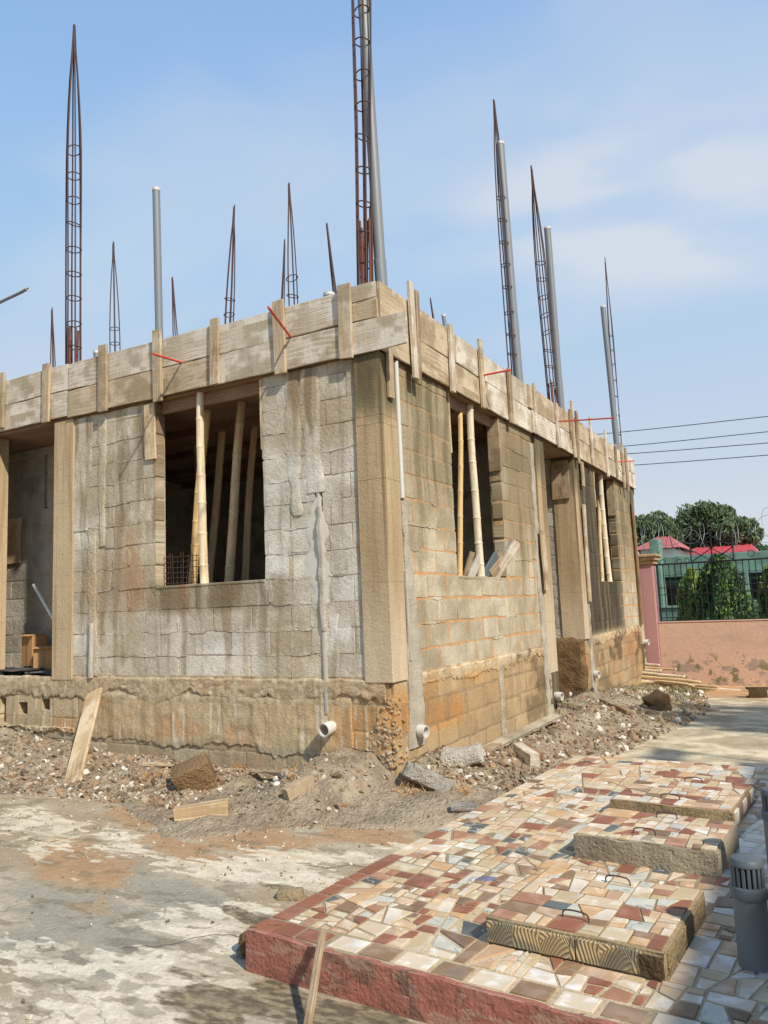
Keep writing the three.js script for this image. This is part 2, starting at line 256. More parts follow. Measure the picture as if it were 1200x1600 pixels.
function plankGeo(L, h, t, o = {}) {              // long axis x, centred; slightly warped, worn edges; grain along x
  const n = Math.max(3, Math.round(L / 0.18)), ph = rr(0, 50), am = o.wear ?? 0.004, bow = o.bow ?? 0.004, pos = [], idx = [];
  const sec = [[-1, -1], [-0.9, 1.0], [0.9, 1.0], [1, -1]];
  for (let i = 0; i <= n; i++) {
    const s = i / n, x = (s - 0.5) * L, b = Math.sin(s * 3.1 + ph) * bow, top = h / 2 + (n2(s * L * 5 + ph, 3) - 0.5) * am * 2, bot = -h / 2 + (n2(s * L * 5 + ph, 9) - 0.5) * am * 2, c = Math.min(0.004, t * 0.2);
    const ex = (k) => i === 0 ? (n2(k, ph) - 0.5) * 0.012 : i === n ? (n2(k + 5, ph) - 0.5) * 0.012 : 0;
    [[bot, -t / 2 + c], [bot + c, -t / 2], [top - c, -t / 2], [top, -t / 2 + c], [top, t / 2 - c], [top - c, t / 2], [bot + c, t / 2], [bot, t / 2 - c]].forEach(([y, z], k) => pos.push(x + ex(y * 30), y, z + b));
  }
  for (let i = 0; i < n; i++) for (let k = 0; k < 8; k++) { const a = i * 8 + k, b = i * 8 + (k + 1) % 8; idx.push(a, b, b + 8, a, b + 8, a + 8); }
  for (let k = 1; k < 7; k++) { idx.push(0, k + 1, k); const q = n * 8; idx.push(q, q + k, q + k + 1); }
  const g = new THREE.BufferGeometry(); g.setAttribute('position', new THREE.Float32BufferAttribute(pos, 3)); g.setIndex(idx);
  return toCreasedNormals(boxUV(g, rr(0, 9), rr(0, 9)), 0.5);
}
function plank(parent, name, mat, L, h, t, pos, rot = [0, 0, 0], o) { const m = mesh(name, plankGeo(L, h, t, o), mat, parent); m.position.set(...pos); m.rotation.set(...rot); return m; }
function stoneGeo(seed, r = 1, det = 1) { const g = mergeVertices(new THREE.IcosahedronGeometry(r, det).deleteAttribute('uv').deleteAttribute('normal')); const p = g.attributes.position, a = rr(0.6, 1.2), b = rr(0.45, 0.9), c = rr(0.6, 1.2); for (let i = 0; i < p.count; i++) { const k = 1 + fb3(p.getX(i) * 1.4 / r + seed * 3.3, p.getY(i) * 1.4 / r, p.getZ(i) * 1.4 / r) * 1.1; p.setXYZ(i, p.getX(i) * k * a, p.getY(i) * k * b, p.getZ(i) * k * c); } return boxUV(toCreasedNormals(g, 0.35), seed, seed); }

// ================================================================== GROUND
const WX = 200;
{
  const zs = [320, 40, 8, -0.5, -12, -40, -320], g = gridGeo(6, zs.length - 1, (s, t) => { const z = zs[Math.round(t * (zs.length - 1))]; return [mix(-320, 320, s), groundY(z) - 0.012, z]; }, null, (p) => [p[0], p[2]]);
  tag(mesh('ground', g, M.soil), 'bare brown earth ground around the houses', 'ground', null, 'structure');
}
// yard concrete in front: patches of lime, brown silt, grey film and moss, laid out in world metres
const blob = (px, py, rx, rz, a = 0) => { const p = onG(px, py); return [p.x, p.z, rx, rz, Math.cos(a), Math.sin(a)]; };
const inBlob = (b, x, z, w) => { const dx = x - b[0], dz = z - b[1], far = (b[2] > b[3] ? b[2] : b[3]) * (1.3 - w); if (dx > far || dx < -far || dz > far || dz < -far) return 0; const u = (dx * b[4] + dz * b[5]) / b[2], v = (-dx * b[5] + dz * b[4]) / b[3]; return 1 - sstep(0.55, 1.25, Math.sqrt(u * u + v * v) + w); };
const creamB = [blob(60, 1290, 0.75, 0.3, 0.5), blob(185, 1310, 0.42, 0.16, 0.4), blob(60, 1332, 0.3, 0.1, 0.5), blob(330, 1360, 0.42, 0.13, -0.1), blob(450, 1365, 0.4, 0.16, -0.1), blob(560, 1340, 0.3, 0.13, -0.5), blob(300, 1450, 0.3, 0.14, -0.4), blob(380, 1420, 0.3, 0.14, -0.5), blob(60, 1520, 0.6, 0.22, 0.3), blob(230, 1530, 0.5, 0.25, 0), blob(100, 1590, 0.5, 0.2, 0), blob(330, 1560, 0.2, 0.2, 0), blob(370, 1545, 0.2, 0.1, 0), blob(480, 1340, 0.3, 0.1, 0), blob(190, 1620, 0.7, 0.2, 0), blob(620, 1322, 0.25, 0.12, -0.6), blob(400, 1480, 0.25, 0.12, 0.2)];
const siltB = [blob(380, 1300, 1.0, 0.4, 0.3), blob(120, 1350, 0.9, 0.25, 0.5), blob(560, 1305, 0.6, 0.25, -0.4), blob(300, 1330, 0.5, 0.15, 0.3), blob(220, 1255, 0.9, 0.3, 0.5)];
const mossB = [blob(450, 1575, 0.62, 0.24, 0.2), blob(350, 1590, 0.25, 0.12, 0.3), blob(600, 1620, 0.8, 0.2, 0.15), blob(470, 1400, 0.35, 0.07, 0.2), blob(380, 1430, 0.25, 0.05, 0.3), blob(420, 1440, 0.2, 0.06, 0), blob(700, 1640, 0.8, 0.2, 0.1), blob(400, 1490, 0.1, 0.1, 0)];
const greyB = [blob(130, 1430, 0.9, 0.35, 0.4), blob(250, 1390, 0.6, 0.2, 0.3), blob(60, 1470, 0.5, 0.2, 0.4)];
const crackPts = [[190, 1480], [250, 1478], [300, 1468], [340, 1460], [385, 1462]].map((p) => onG(...p));
const crack2 = [[480, 1352], [510, 1358], [545, 1352], [575, 1356]].map((p) => onG(...p));
const nearLine = (pts, x, z) => { let m = 9; for (let i = 0; i < pts.length - 1; i++) { const a = pts[i], b = pts[i + 1], dx = b.x - a.x, dz = b.z - a.z, t = clamp(((x - a.x) * dx + (z - a.z) * dz) / (dx * dx + dz * dz)), d = Math.hypot(x - a.x - dx * t, z - a.z - dz * t); if (d < m) m = d; } return m; };
const most = (bs, x, z, w) => { let m = 0; for (const b of bs) { const v = inBlob(b, x, z, w); if (v > m) m = v; } return m; };
const yardAt = (x, z) => {
  if (z < 0.25 || x > 3.2 - 0 && z < 3 || z < 3 && x > 1.35 || x < -1.2 - 0.95 * (5.2 - z)) return [158, 140, 112];
  const w = (fbm(x * 1.5 + 7, z * 4 + 3, 6) - 0.5) * 2.4 + (fbm(x * 10, z * 26, 5) - 0.5) * 2.2, w2 = (fbm(x * 3 + 47, z * 6 + 3, 5) - 0.5) * 1.8, f = fbm(x * 14, z * 20, 4), l = fbm(x * 1.1 + 20, z * 1.6, 4);
  let c = mc([160, 146, 120], [184, 170, 142], f);
  c = mc(c, [150, 128, 98], sstep(0.45, 0.7, l) * 0.6);
  c = mc(c, mc([140, 132, 112], [158, 150, 130], f), most(greyB, x, z, w2));
  c = mc(c, mc([156, 122, 84], [176, 144, 106], f), most(siltB, x, z, w2));
  c = mc(c, mc([200, 186, 156], [226, 214, 188], f), sstep(0.28, 0.52, most(creamB, x, z, w)) * (0.5 + 0.4 * sstep(0.3, 0.6, fbm(x * 6 + 80, z * 14, 5))));
  const mo = most(mossB, x, z, (fbm(x * 3 + 90, z * 9, 6) - 0.5) * 3.2 + 0.2);
  c = mc(c, mc([78, 66, 46], [140, 124, 92], sstep(0.3, 0.7, fbm(x * 24, z * 50, 4))), sstep(0.1, 0.7, mo) * 0.8);
  c = mc(c, [98, 88, 66], sstep(0.60, 0.68, fbm(x * 5 + 3, z * 13 + 60, 5)) * 0.35);
  const k = Math.min(nearLine(crackPts, x + (n2(x * 20, z * 20) - 0.5) * 0.03, z + (n2(x * 20 + 9, z * 20) - 0.5) * 0.03), nearLine(crack2, x, z + (n2(x * 25, z * 9) - 0.5) * 0.03));
  if (k < 0.006) c = mc(c, [90, 78, 58], 0.75);
  { const h = Math.abs(fbm(x * 0.9 + 61, z * 1.6 + 5, 5) - 0.5); if (h < 0.002 && fbm(x * 2 + 3, z * 2, 2) > 0.62) c = mc(c, [104, 90, 68], 0.5); const pt = n2(x * 46, z * 60); if (pt > 0.9) c = mc(c, [112, 98, 74], (pt - 0.9) * 5); }
  return sc(c, 1 + (n2(x * 170, z * 170) - 0.5) * 0.14 + (n2(x * 60, z * 60) - 0.5) * 0.08);
};
{
  const x0 = -5.2, x1 = 3.6, z0 = -0.4, z1 = 5.2;
  const t = tex(1856, 1184, x1 - x0, z1 - z0, yardAt, { off: [x0, z0] });
  const b = tex(640, 440, x1 - x0, z1 - z0, (x, z) => { const k = Math.min(nearLine(crackPts, x, z), nearLine(crack2, x, z)); const w = (fbm(x * 2.2 + 7, z * 5 + 3, 5) - 0.5) * 1.7; return g3(255 * clamp(0.3 * fbm(x * 8, z * 12, 4) + 0.3 * n2(x * 70, z * 70) + 0.25 * most(creamB, x, z, w) - (k < 0.01 ? 0.3 : 0))); }, { data: true, off: [x0, z0] });
  const mat = bumped(t, b, 0.014, { roughness: 0.85 });
  tag(mesh('concrete_yard', gridGeo(88, 56, (s, q) => { const x = mix(x0, x1, s), z = mix(z1, z0, q); return [x, -0.17 + (fbm(x * 0.9, z * 0.9, 3) - 0.5) * 0.02, z]; }, null, (p) => [p[0], p[2]]), mat), 'stained concrete yard with cream lime patches and dark moss', 'pavement', null, 'structure');
}
{ // the path between the new house and its neighbour
  const x0 = -0.5, x1 = 6.5, z0 = -11.7, z1 = -0.38;
  const orange = [blob(1130, 1078, 1.6, 1.4, 0), blob(1060, 1075, 1, 1.2, 0), blob(1190, 1088, 1.2, 0.5, 0)];
  const dk = [blob(1008, 1208, 0.2, 0.16), blob(960, 1196, 0.2, 0.2), blob(1050, 1195, 0.3, 0.06), blob(930, 1190, 0.25, 0.1)];
  const t = tex(1024, 1536, x1 - x0, z1 - z0, (x, z) => {
    const f = fbm(x * 7, z * 5, 5), l = fbm(x * 1.2 + 9, z * 1.4, 5), w = (fbm(x * 3, z * 3, 4) - 0.5) * 1.4;
    let c = mc([182, 164, 130], [216, 200, 166], sstep(0.3, 0.7, f)); c = mc(c, [162, 144, 112], sstep(0.5, 0.66, l) * 0.7);
    c = mc(c, [196, 142, 92], most(orange, x, z, w) * 0.85); c = mc(c, [86, 78, 58], sstep(0.2, 0.6, most(dk, x, z, w)) * 0.75);
    c = mc(c, [140, 126, 100], sstep(0.58, 0.7, fbm(x * 3 + 60, z * 6, 5)) * 0.5);
    return sc(c, 1 + (n2(x * 120, z * 120) - 0.5) * 0.14);
  }, { off: [x0, z0] });
  tag(mesh('path', gridGeo(70, 110, (s, q) => { const x = mix(x0, x1, s), z = mix(z1, z0, q); return [x, groundY(z) + (fbm(x * 0.9 + 5, z * 0.9, 3) - 0.5) * 0.02, z]; }, null, (p) => [p[0], p[2]]), bumped(t, gritT, 0.012)), 'pale worn concrete path running beside the house', 'path', null, 'structure');
}
// heaped earth along the walls
const tab = (t, q) => { let k = 0; while (k < t.length - 2 && q > t[k + 1][0]) k++; const f = clamp((q - t[k][0]) / (t[k + 1][0] - t[k][0])); return [mix(t[k][1], t[k + 1][1], f), mix(t[k][2], t[k + 1][2], f)]; };
const bankT = [[-9, 0.36, 2.0], [-5.4, 0.34, 1.75], [-4.2, 0.22, 1.6], [-3.0, 0.13, 1.15], [-2.2, 0.10, 1.1], [-1.4, 0.06, 1.5], [-0.95, 0.10, 1.75], [-0.5, 0.30, 1.65], [-0.2, 0.27, 1.4], [0, 0.08, 1.25], [0.5, 0.20, 1.1], [1.2, 0.17, 1.2], [2, 0.14, 1.35], [3.5, 0.22, 1.55], [4.5, 0.30, 1.65], [6.2, 0.32, 1.8], [7.2, 0.22, 1.75], [9, 0.14, 1.5], [10.2, 0.08, 1.2], [11.6, 0.05, 0.8]];
function bankY(x, z) {
  const q = x < 0 && z >= 0 ? x : z < 0 ? -z : 0, d = x < 0 && z >= 0 ? z : z < 0 ? x : Math.hypot(x, z), [h, w0] = tab(bankT, q), w = w0 * (1 + (fbm(x * 1.2 + 4, z * 1.2, 3) - 0.5) * 0.35);
  const t = clamp(d / w, 0, 1.2), prof = t < 1 ? Math.pow(1 - t, 1.25) : 0, e = sstep(0, 0.18, 1 - t);
  const ex = Math.exp(-((x + 0.45) ** 2 / 0.16 + (z - 0.42) ** 2 / 0.14)) * 0.08;
  const away = z < 0 ? sstep(1.2, 1.7, -z) * (1 - sstep(4.5, 4.9, -z)) : 0, gut = 1 - away * (1 - 0.95 * sstep(0.12, 0.5, d));
  return groundY(z) + h * prof * gut + away * 0.06 * Math.exp(-((d - 0.6) ** 2) / 0.06) + ex + e * ((fbm(x * 3.2, z * 3.2, 3) - 0.45) * 0.09 + (fbm(x * 11, z * 11, 3) - 0.5) * 0.05 + (n2(x * 37, z * 37) - 0.5) * 0.014) - (1 - e) * 0.03 * (t > 0.98 ? 1 : 0) - (t > 0.97 ? 0.02 : 0);
}
{
  const cols = []; for (let q = -7; q < 0; q += 0.035) cols.push([q, 0]); for (let a = 0; a < 1.5708; a += 0.045) cols.push([0, a]); for (let q = 0.0; q <= 11.55; q += 0.04) cols.push([q, 1.5708]);
  const N = cols.length - 1, R = 54;
  const g = gridGeo(N, R, (s, t) => {
    const [q, a] = cols[Math.round(s * N)], d0 = q > 4.8 && q < 6.6 ? -1.3 : -0.04, d = mix(d0, 2.35, Math.pow(t, 1.15));
    let x, z; if (q < 0) { x = q; z = d; } else if (a < 1.57) { x = d * Math.sin(a); z = d * Math.cos(a); } else { x = d; z = -q; }
    return [x, x < 0 && z < 0 ? groundY(z) + 0.1 : bankY(x, z), z];
  }, null, (p) => [p[0], p[2]]);
  { const a = Array.from(g.index.array); for (let i = 0; i < a.length; i += 3) { const t = a[i]; a[i] = a[i + 1]; a[i + 1] = t; } g.setIndex(a); g.computeVertexNormals(); }
  tag(mesh('earth_bank', g, M.soil), 'heaped brown earth along the foot of the walls', 'earth', null, 'structure');
}

// ================================================================== THE UNFINISHED HOUSE
const house = thing('unfinished_house', 'unfinished single storey block house with grey sandcrete walls and timber formwork on top', 'house');
const COURSE = 0.2384, FLOOR = 0.7465, WALL_TOP = 3.73;
function cutIntervals(a, b, cuts) { let out = [[a, b]]; for (const [c, d] of cuts) out = out.flatMap(([p, q]) => d <= p || c >= q ? [[p, q]] : [[p, c], [d, q]].filter(([m, n]) => n - m > 0.05)); return out; }
function blockGeo(u0, u1, v0, v1, proud, deep = 0.13, rough = 1, edge = 0.005) {
  const ph = rr(0, 99), j = () => rr(-0.004, 0.004) * rough, c = [j(), j(), j(), j(), j(), j(), j(), j()], nu = u1 - u0 > 0.3 ? 6 : 3;
  const tu = rr(-0.004, 0.004), tv = rr(-0.004, 0.004);
  return gridGeo(nu, 3, (s, t) => {
    const es = s === 0 || s === 1 ? 1 : 0, et = t === 0 || t === 1 ? 1 : 0, s2 = s < 0.3 && s > 0 && nu === 6 && s < 0.2 ? 0.05 : s > 0.8 && s < 1 && nu === 6 ? 0.95 : s, t2 = t > 0 && t < 0.5 ? 0.1 : t > 0.5 && t < 1 ? 0.9 : t;
    const u = mix(u0, u1, s2) + (es ? (n2(ph, t * 3) - 0.5) * 0.012 * rough : 0) + mix(c[0], c[1], t), v = mix(v0, v1, t2) + (et ? (n2(ph + 7, s * 4) - 0.5) * 0.012 * rough : 0) + mix(c[2], c[3], s);
    return [u, v, proud + (n2(ph + s2 * 3, t2 * 2) - 0.5) * 0.003 + (s - 0.5) * tu + (t - 0.5) * tv - (es || et ? edge : 0)];
  }, (p) => [p[0], p[1], -deep]);
}
function layBlocks(parent, mat, matM, { u0, u1, v0, v1, holes = [], course = COURSE, module = 0.478, shift = 0, proud = 0.003, gap = 0.014, rough = 1, back = -0.15, edge = 0.005, joint = 0.005, tones = true, smear = 0 }) {
  const mats = tones ? [[255, 255, 255], [250, 249, 246], [243, 239, 232], [255, 252, 246], [238, 235, 229]].map((c) => { const m = mat.clone(); m.color.copy(mat.color).multiply(C(...c)); return m; }) : [mat];
  const g = part('block_wall', parent), mg = [];
  const us = [u0, u1, ...holes.flatMap((h) => [h[0], h[1]])].filter((x) => x >= u0 && x <= u1).sort((a, b) => a - b);
  for (let i = 0; i < us.length - 1; i++) {
    if (us[i + 1] - us[i] < 0.02) continue; const m = (us[i] + us[i + 1]) / 2, e0 = holes.some((h) => Math.abs(h[1] - us[i]) < 1e-6) ? 0.012 : 0, e1 = holes.some((h) => Math.abs(h[0] - us[i + 1]) < 1e-6) ? 0.012 : 0;
    for (const [a, b] of cutIntervals(v0, v1, holes.filter((h) => h[0] < m && h[1] > m).map((h) => [h[2], h[3]]))) mg.push(cb(us[i] + e0 * (b - a < v1 - v0 - 0.1 ? 0 : 0), us[i + 1], a, b, back, -joint + proud, 0.002));
  }
  mesh('mortar', mergeGeometries(mg), matM, g);
  if (smear) {                             // mortar drawn over parts of the joints
    const sg = [];
    for (let k = 0; k < smear; k++) {
      const flat = rnd() < 0.7, row = Math.floor(rnd() * ((v1 - v0) / course)), L = flat ? rr(0.15, 0.6) : rr(0.1, 0.22), w = rr(0.014, 0.045), u = rr(u0 + 0.05, u1 - L - 0.05), v = flat ? v0 + row * course : v0 + (row + 0.1) * course, ph = rr(0, 90);
      const uu = flat ? u : shift + Math.round((u - shift) / module * 2) / 2 * module; if (uu < u0 + 0.04 || uu + (flat ? L : 0.05) > u1 - 0.04) continue;
      if (holes.some((h) => uu < h[1] + 0.05 && uu + (flat ? L : 0.05) > h[0] - 0.05 && v > h[2] - 0.26 && v < h[3] + 0.1) || v > v1 - 0.25 || v < v0 + 0.03) continue;
      const n = Math.max(3, Math.round(L / 0.035)); sg.push(gridGeo(flat ? n : 3, flat ? 3 : n, (s, t) => { const a = flat ? s : t, b = flat ? t : s, tap = Math.sin(Math.min(1, Math.max(0.04, a)) * Math.PI) ** 0.35, x = a * L, y = ((b - 0.5) * w + (fbm(a * L * 14 + ph, b * 2, 3) - 0.5) * 0.03) * tap; return flat ? [uu + x, v + y, proud + 0.004 + n2(x * 40 + ph, b * 3) * 0.005] : [uu + y, v + x, proud + 0.004 + n2(x * 40 + ph, b * 3) * 0.005]; }, (p) => [p[0], p[1], -0.01]));
    }
    if (sg.length) mesh('mortar_smear', mergeGeometries(sg), mat, g).userData.kind = 'stuff';
  }
  let row = 0;
  for (let v = v0; v < v1 - 0.06; v += course, row++) {
    const vb = Math.min(v + course, v1), cuts = holes.filter((h) => h[2] < vb - 0.06 && h[3] > v + 0.06).map((h) => [h[0], h[1]]), off = shift + (row % 2 ? module / 2 : 0) + rr(-0.02, 0.02);
    for (const [a, b] of cutIntervals(u0, u1, cuts)) {
      const ks = [a]; for (let k = Math.ceil((a - off + 0.07) / module); ; k++) { const u = off + k * module; if (u > b - 0.07) break; ks.push(u + rr(-0.012, 0.012)); } ks.push(b);
      for (let k = 0; k < ks.length - 1; k++) { const e0 = ks[k] === a ? -0.004 : gap / 2, e1 = ks[k + 1] === b ? -0.004 : gap / 2; mesh('block', blockGeo(ks[k] + e0, ks[k + 1] - e1, v + gap / 2, vb - gap / 2, proud + rr(0, 0.005), 0.13, rough, edge), pick(mats), g); }
    }
  }
  return g;
}
const turnR = (g) => { g.rotation.y = Math.PI / 2; return g; };     // local x runs along -z, local z faces +x
const WL = [-2.81, -1.345, 1.70, 3.9], W1 = [1.55, 3.08, 1.68, 3.9], W2 = [7.95, 9.55, 1.68, 3.9];
layBlocks(house, M.left, M.leftM, { u0: -4.10, u1: -0.24, v0: FLOOR, v1: WALL_TOP, holes: [WL, [-0.745, -0.655, 2.14, 2.62]], shift: -0.1, edge: 0.0015, joint: 0.006, gap: 0.007, rough: 1.3, smear: 210 });
layBlocks(house, M.left, M.leftM, { u0: -7.2, u1: -5.83, v0: FLOOR, v1: WALL_TOP });
layBlocks(house, M.left, M.leftM, { u0: -7.2, u1: -0.03, v0: -0.42, v1: 0.74, course: 0.24, shift: 0.05, holes: [[-5.36, -5.25, 0.22, 0.56], [-5.03, -4.86, 0.32, 0.46], [-4.62, -4.47, 0.38, 0.56]] });
turnR(layBlocks(house, M.right, M.rightM, { u0: 0.24, u1: 4.46, v0: FLOOR, v1: WALL_TOP, holes: [W1], shift: 0.07, proud: 0.001, gap: 0.024, joint: 0.002, edge: 0.0015, rough: 1.5, smear: 60 }));
turnR(layBlocks(house, M.right, M.rightM, { u0: 6.74, u1: 11.06, v0: FLOOR, v1: WALL_TOP, holes: [W2], shift: 0.2, proud: 0.001, gap: 0.022, joint: 0.002, edge: 0.003, rough: 1.3 }));
turnR(layBlocks(house, M.right, M.rightM, { u0: 0.03, u1: 4.86, v0: -0.7, v1: 0.74, course: 0.24, shift: 0.2, proud: 0.004, gap: 0.02, edge: 0.004, joint: 0.002, rough: 1.5 }));
turnR(layBlocks(house, M.right, M.rightM, { u0: 6.52, u1: 11.3, v0: -0.7, v1: 0.74, course: 0.24, shift: 0.1, proud: 0.004, gap: 0.02, edge: 0.004, joint: 0.002, rough: 1.5 }));
layBlocks(house, M.grey, M.grey, { u0: -1.3, u1: -0.34, v0: -0.5, v1: WALL_TOP, back: -0.12 }).position.z = -6.5;
layBlocks(house, M.grey, M.grey, { u0: -7.3, u1: -4.2, v0: FLOOR, v1: WALL_TOP, holes: [[-5.60, -5.53, 2.85, 3.62]] }).position.z = -0.75;
// columns, cast in lifts
function column(parent, x0, x1, z0, z1, v0, v1, lifts) { const g = part('column', parent), ys = [v0, ...lifts, v1]; for (let i = 0; i < ys.length - 1; i++) { const e = rr(-0.0012, 0.0012); mesh('column_lift', cb(x0 - e, x1 + e, ys[i] + 0.0004, ys[i + 1] - 0.0004, z0 - e, z1 + e, 0.0015), M.col, g); } return g; }
const colPale = bumped(woodDT, gritT, 0.005, { color: C(246, 236, 218) }); colPale.map = tex(256, 1024, 1, 4, (u, v) => { const S = fbm(u * 14, v * 0.8, 4), M2 = fbm(u * 4 + 7, v * 3, 4); let c = mc([188, 170, 140], [206, 190, 162], M2); c = mc(c, [158, 136, 106], sstep(0.5, 0.7, S) * 0.5); if (((u * 9.3) % 1 + 1) % 1 < 0.03) c = sc(c, 0.8); return sc(c, 0.95 + 0.1 * n2(u * 120, v * 120)); });
column(house, -0.252, 0.028, -0.265, 0.03, FLOOR - 0.01, WALL_TOP, [1.62, 2.55, 3.06, 3.14]);
column(house, -4.41, -4.085, -0.2, 0.03, FLOOR - 0.02, WALL_TOP, [1.3, 2.15, 2.75]).children.forEach((m) => { m.material = colPale; });
column(house, -5.87, -5.57, -0.2, 0.035, FLOOR - 0.02, WALL_TOP, [1.4, 2.6]).children.forEach((m) => { m.material = colPale; });
column(house, -0.2, 0.032, -4.87, -4.45, -0.02, WALL_TOP, [1.1, 2.3, 3.0]);
column(house, -0.335, 0.032, -6.75, -6.47, FLOOR, WALL_TOP, [1.5, 2.1]);
column(house, -0.2, 0.035, -11.32, -11.04, -0.4, WALL_TOP, [1.2, 2.4]);
// floors, inner walls, deck: closed rooms
for (const [x0, x1, z0, z1] of [[-10, -0.15, -4.75, -0.15], [-7.2, -4.1, -0.15, -0.02], [-10, -1.45, -6.5, -4.75], [-10, -0.16, -11.15, -6.64]]) mesh('floor_slab', cb(x0, x1, 0.50, 0.735, z0, z1), M.grey, house);
for (const [x0, x1, z0, z1, y0] of [[-10, -0.15, -4.75, -4.6, 0.7], [-6.6, -6.45, -4.6, -0.9, 0.7], [-4.2, -4.1, -0.75, -0.15, 0.7], [-1.45, -1.3, -6.62, -4.75, -0.5], [-1.3, -0.2, -4.86, -4.755, -0.5], [-10.15, -10, -11.3, -0.9, -0.6], [-10, 0, -11.45, -11.32, -0.6], [-10, -7.25, -0.9, -0.75, -0.4], [-4, -3.85, -11.3, -6.64, 0.7], [-10, -1.3, -6.66, -6.52, 0.7]]) mesh('inner_wall', cb(x0, x1, y0, WALL_TOP + 0.02, z0, z1), M.grey, house);
mesh('deck', cb(-10.2, 0.0, 3.735, 3.93, -11.4, 0.0), M.woodD, house);
mesh('ring_beam', cb(-10.2, 0.02, 3.931, 4.30, -0.25, 0.022), M.grey, house); mesh('ring_beam', cb(-0.25, 0.02, 3.931, 4.30, -11.4, -0.252), M.grey, house);
for (let i = 0; i < 4; i++) mesh('deck_joist', cb(-6.4, -0.25, 3.64, 3.735, -4.3 + i, -4.2 + i), M.woodD, house);
mesh('deck_joist', cb(-2.78, -1.37, 3.60, 3.733, -0.115, -0.075), M.woodD, house);
mesh('deck_joist', cb(-0.115, -0.075, 3.60, 3.733, -3.05, -1.58), M.woodD, house);
mesh('deck_joist', cb(-0.95, -0.25, 3.64, 3.733, -5.9, -5.8), M.woodD, house);
mesh('deck_joist', cb(-1.25, -0.05, 3.66, 3.733, -5.25, -5.17), M.woodD, house);
// rough concrete lip on top of the plinth, with a ragged lower edge
const lip = (u0, u1, va, vb, nA, mat, ph, jag = 0.16, nv = 7) => { const nu = Math.round((u1 - u0) / 0.018); return gridGeo(nu, nv + 6, (s, t) => { const u = mix(u0, u1, s), lo = va + (fbm(u * 3 + ph, ph, 4) - 0.5) * jag * 1.6 + (n2(u * 22, ph) - 0.5) * 0.03 + (n2(u * 47, ph) - 0.5) * 0.02, v = mix(lo, vb + (n2(u * 11, ph + 4) - 0.5) * 0.02, t), top = t > 0.99 ? -0.03 : 0; return [u, v, nA * (0.6 + 0.8 * fbm(u * 3 + ph, v * 9, 3)) + (Math.abs(fbm(u * 9 + v * 6, v * 14 - u * 4, 3) - 0.5) < 0.05 ? -nA * 0.25 : 0) + (n2(u * 70, v * 70) - 0.5) * nA * 0.13 + (n2(u * 31, v * 18) - 0.5) * nA * 0.2 + top * 0.5 - (t < 0.01 ? nA * 0.2 : 0)]; }, (p) => [p[0], p[1], -0.02]); };
mesh('plinth_lip', lip(-7.2, -0.06, 0.575, 0.765, 0.023, M.leftM, 3), M.left, house);
mesh('plinth_render', lip(-3.85, -0.42, 0.09, 0.60, 0.022, M.left, 9, 0.09, 10), M.left, house);
mesh('plinth_render', lip(-7.2, -4.05, 0.17, 0.2, 0.03, M.left, 19, 0.09, 3), M.left, house);
turnR(mesh('plinth_lip', lip(0.55, 4.4, 0.64, 0.765, 0.017, M.right, 23, 0.1), M.right, house));
turnR(mesh('plinth_lip', lip(6.8, 11.25, 0.64, 0.765, 0.017, M.right, 43, 0.1), M.right, house));
mesh('sill', cb(-2.80, -1.355, 1.685, 1.712, -0.15, 0.012, 0.006, 0.003), M.left, house);
turnR(mesh('sill', cb(1.56, 3.07, 1.665, 1.692, -0.15, 0.010, 0.006, 0.003), M.right, house));
turnR(mesh('sill', cb(7.96, 9.54, 1.665, 1.692, -0.15, 0.010, 0.006, 0.003), M.right, house));
// rendered strips over the pipe chases
const strip = (pts, nA, ph, seg = 0.05, rag = 0.03) => { const va = pts[0][0], vb = pts[pts.length - 1][0], nv = Math.round((vb - va) / seg); const at = (v) => { let k = 0; while (k < pts.length - 2 && v > pts[k + 1][0]) k++; const f = clamp((v - pts[k][0]) / (pts[k + 1][0] - pts[k][0])); return [mix(pts[k][1], pts[k + 1][1], f), mix(pts[k][2], pts[k + 1][2], f)]; };
  return gridGeo(6, nv, (s, t) => { const v = mix(va, vb, t), [a, b] = at(v), u = mix(a + (fbm(v * 7 + ph, 2, 3) - 0.5) * rag * 2, b + (fbm(v * 7 + ph, 8, 3) - 0.5) * rag * 2, s); return [u, v, nA * (0.6 + 0.7 * fbm(u * 7 + ph, v * 7, 3)) + (n2(u * 40, v * 40) - 0.5) * nA * 0.3 - (s < 0.01 || s > 0.99 ? nA * 0.4 : 0)]; }, (p) => [p[0], p[1], -0.02]); };
turnR(mesh('render_strip', strip([[0.12, 0.26, 0.56], [0.8, 0.3, 0.58], [1.5, 0.33, 0.52], [2.2, 0.31, 0.42], [2.6, 0.30, 0.37]], 0.03, 3), M.render, house));
turnR(mesh('render_strip', strip([[-0.3, 4.36, 4.62], [0.7, 4.28, 4.5], [1.5, 4.3, 4.47]], 0.035, 13), M.render, house));
turnR(mesh('render_strip', strip([[1.5, 4.26, 4.46], [2.8, 4.3, 4.46], [3.6, 4.3, 4.46]], 0.02, 17), M.render, house));
turnR(mesh('render_strip', strip([[-0.35, 6.74, 6.98], [0.7, 6.74, 6.92], [1.4, 6.76, 6.9]], 0.035, 23), M.render, house));
turnR(mesh('render_strip', strip([[-0.2, 2.62, 2.76], [0.66, 2.58, 2.72]], 0.02, 29), M.pale, house));
turnR(mesh('render_strip', strip([[-0.4, 11.12, 11.3], [0.75, 11.14, 11.28]], 0.04, 31), M.pale, house));
mesh('render_strip', strip([[2.5, -0.84, -0.62], [3.0, -0.86, -0.66], [3.72, -0.87, -0.68]], 0.014, 37), M.left, house);
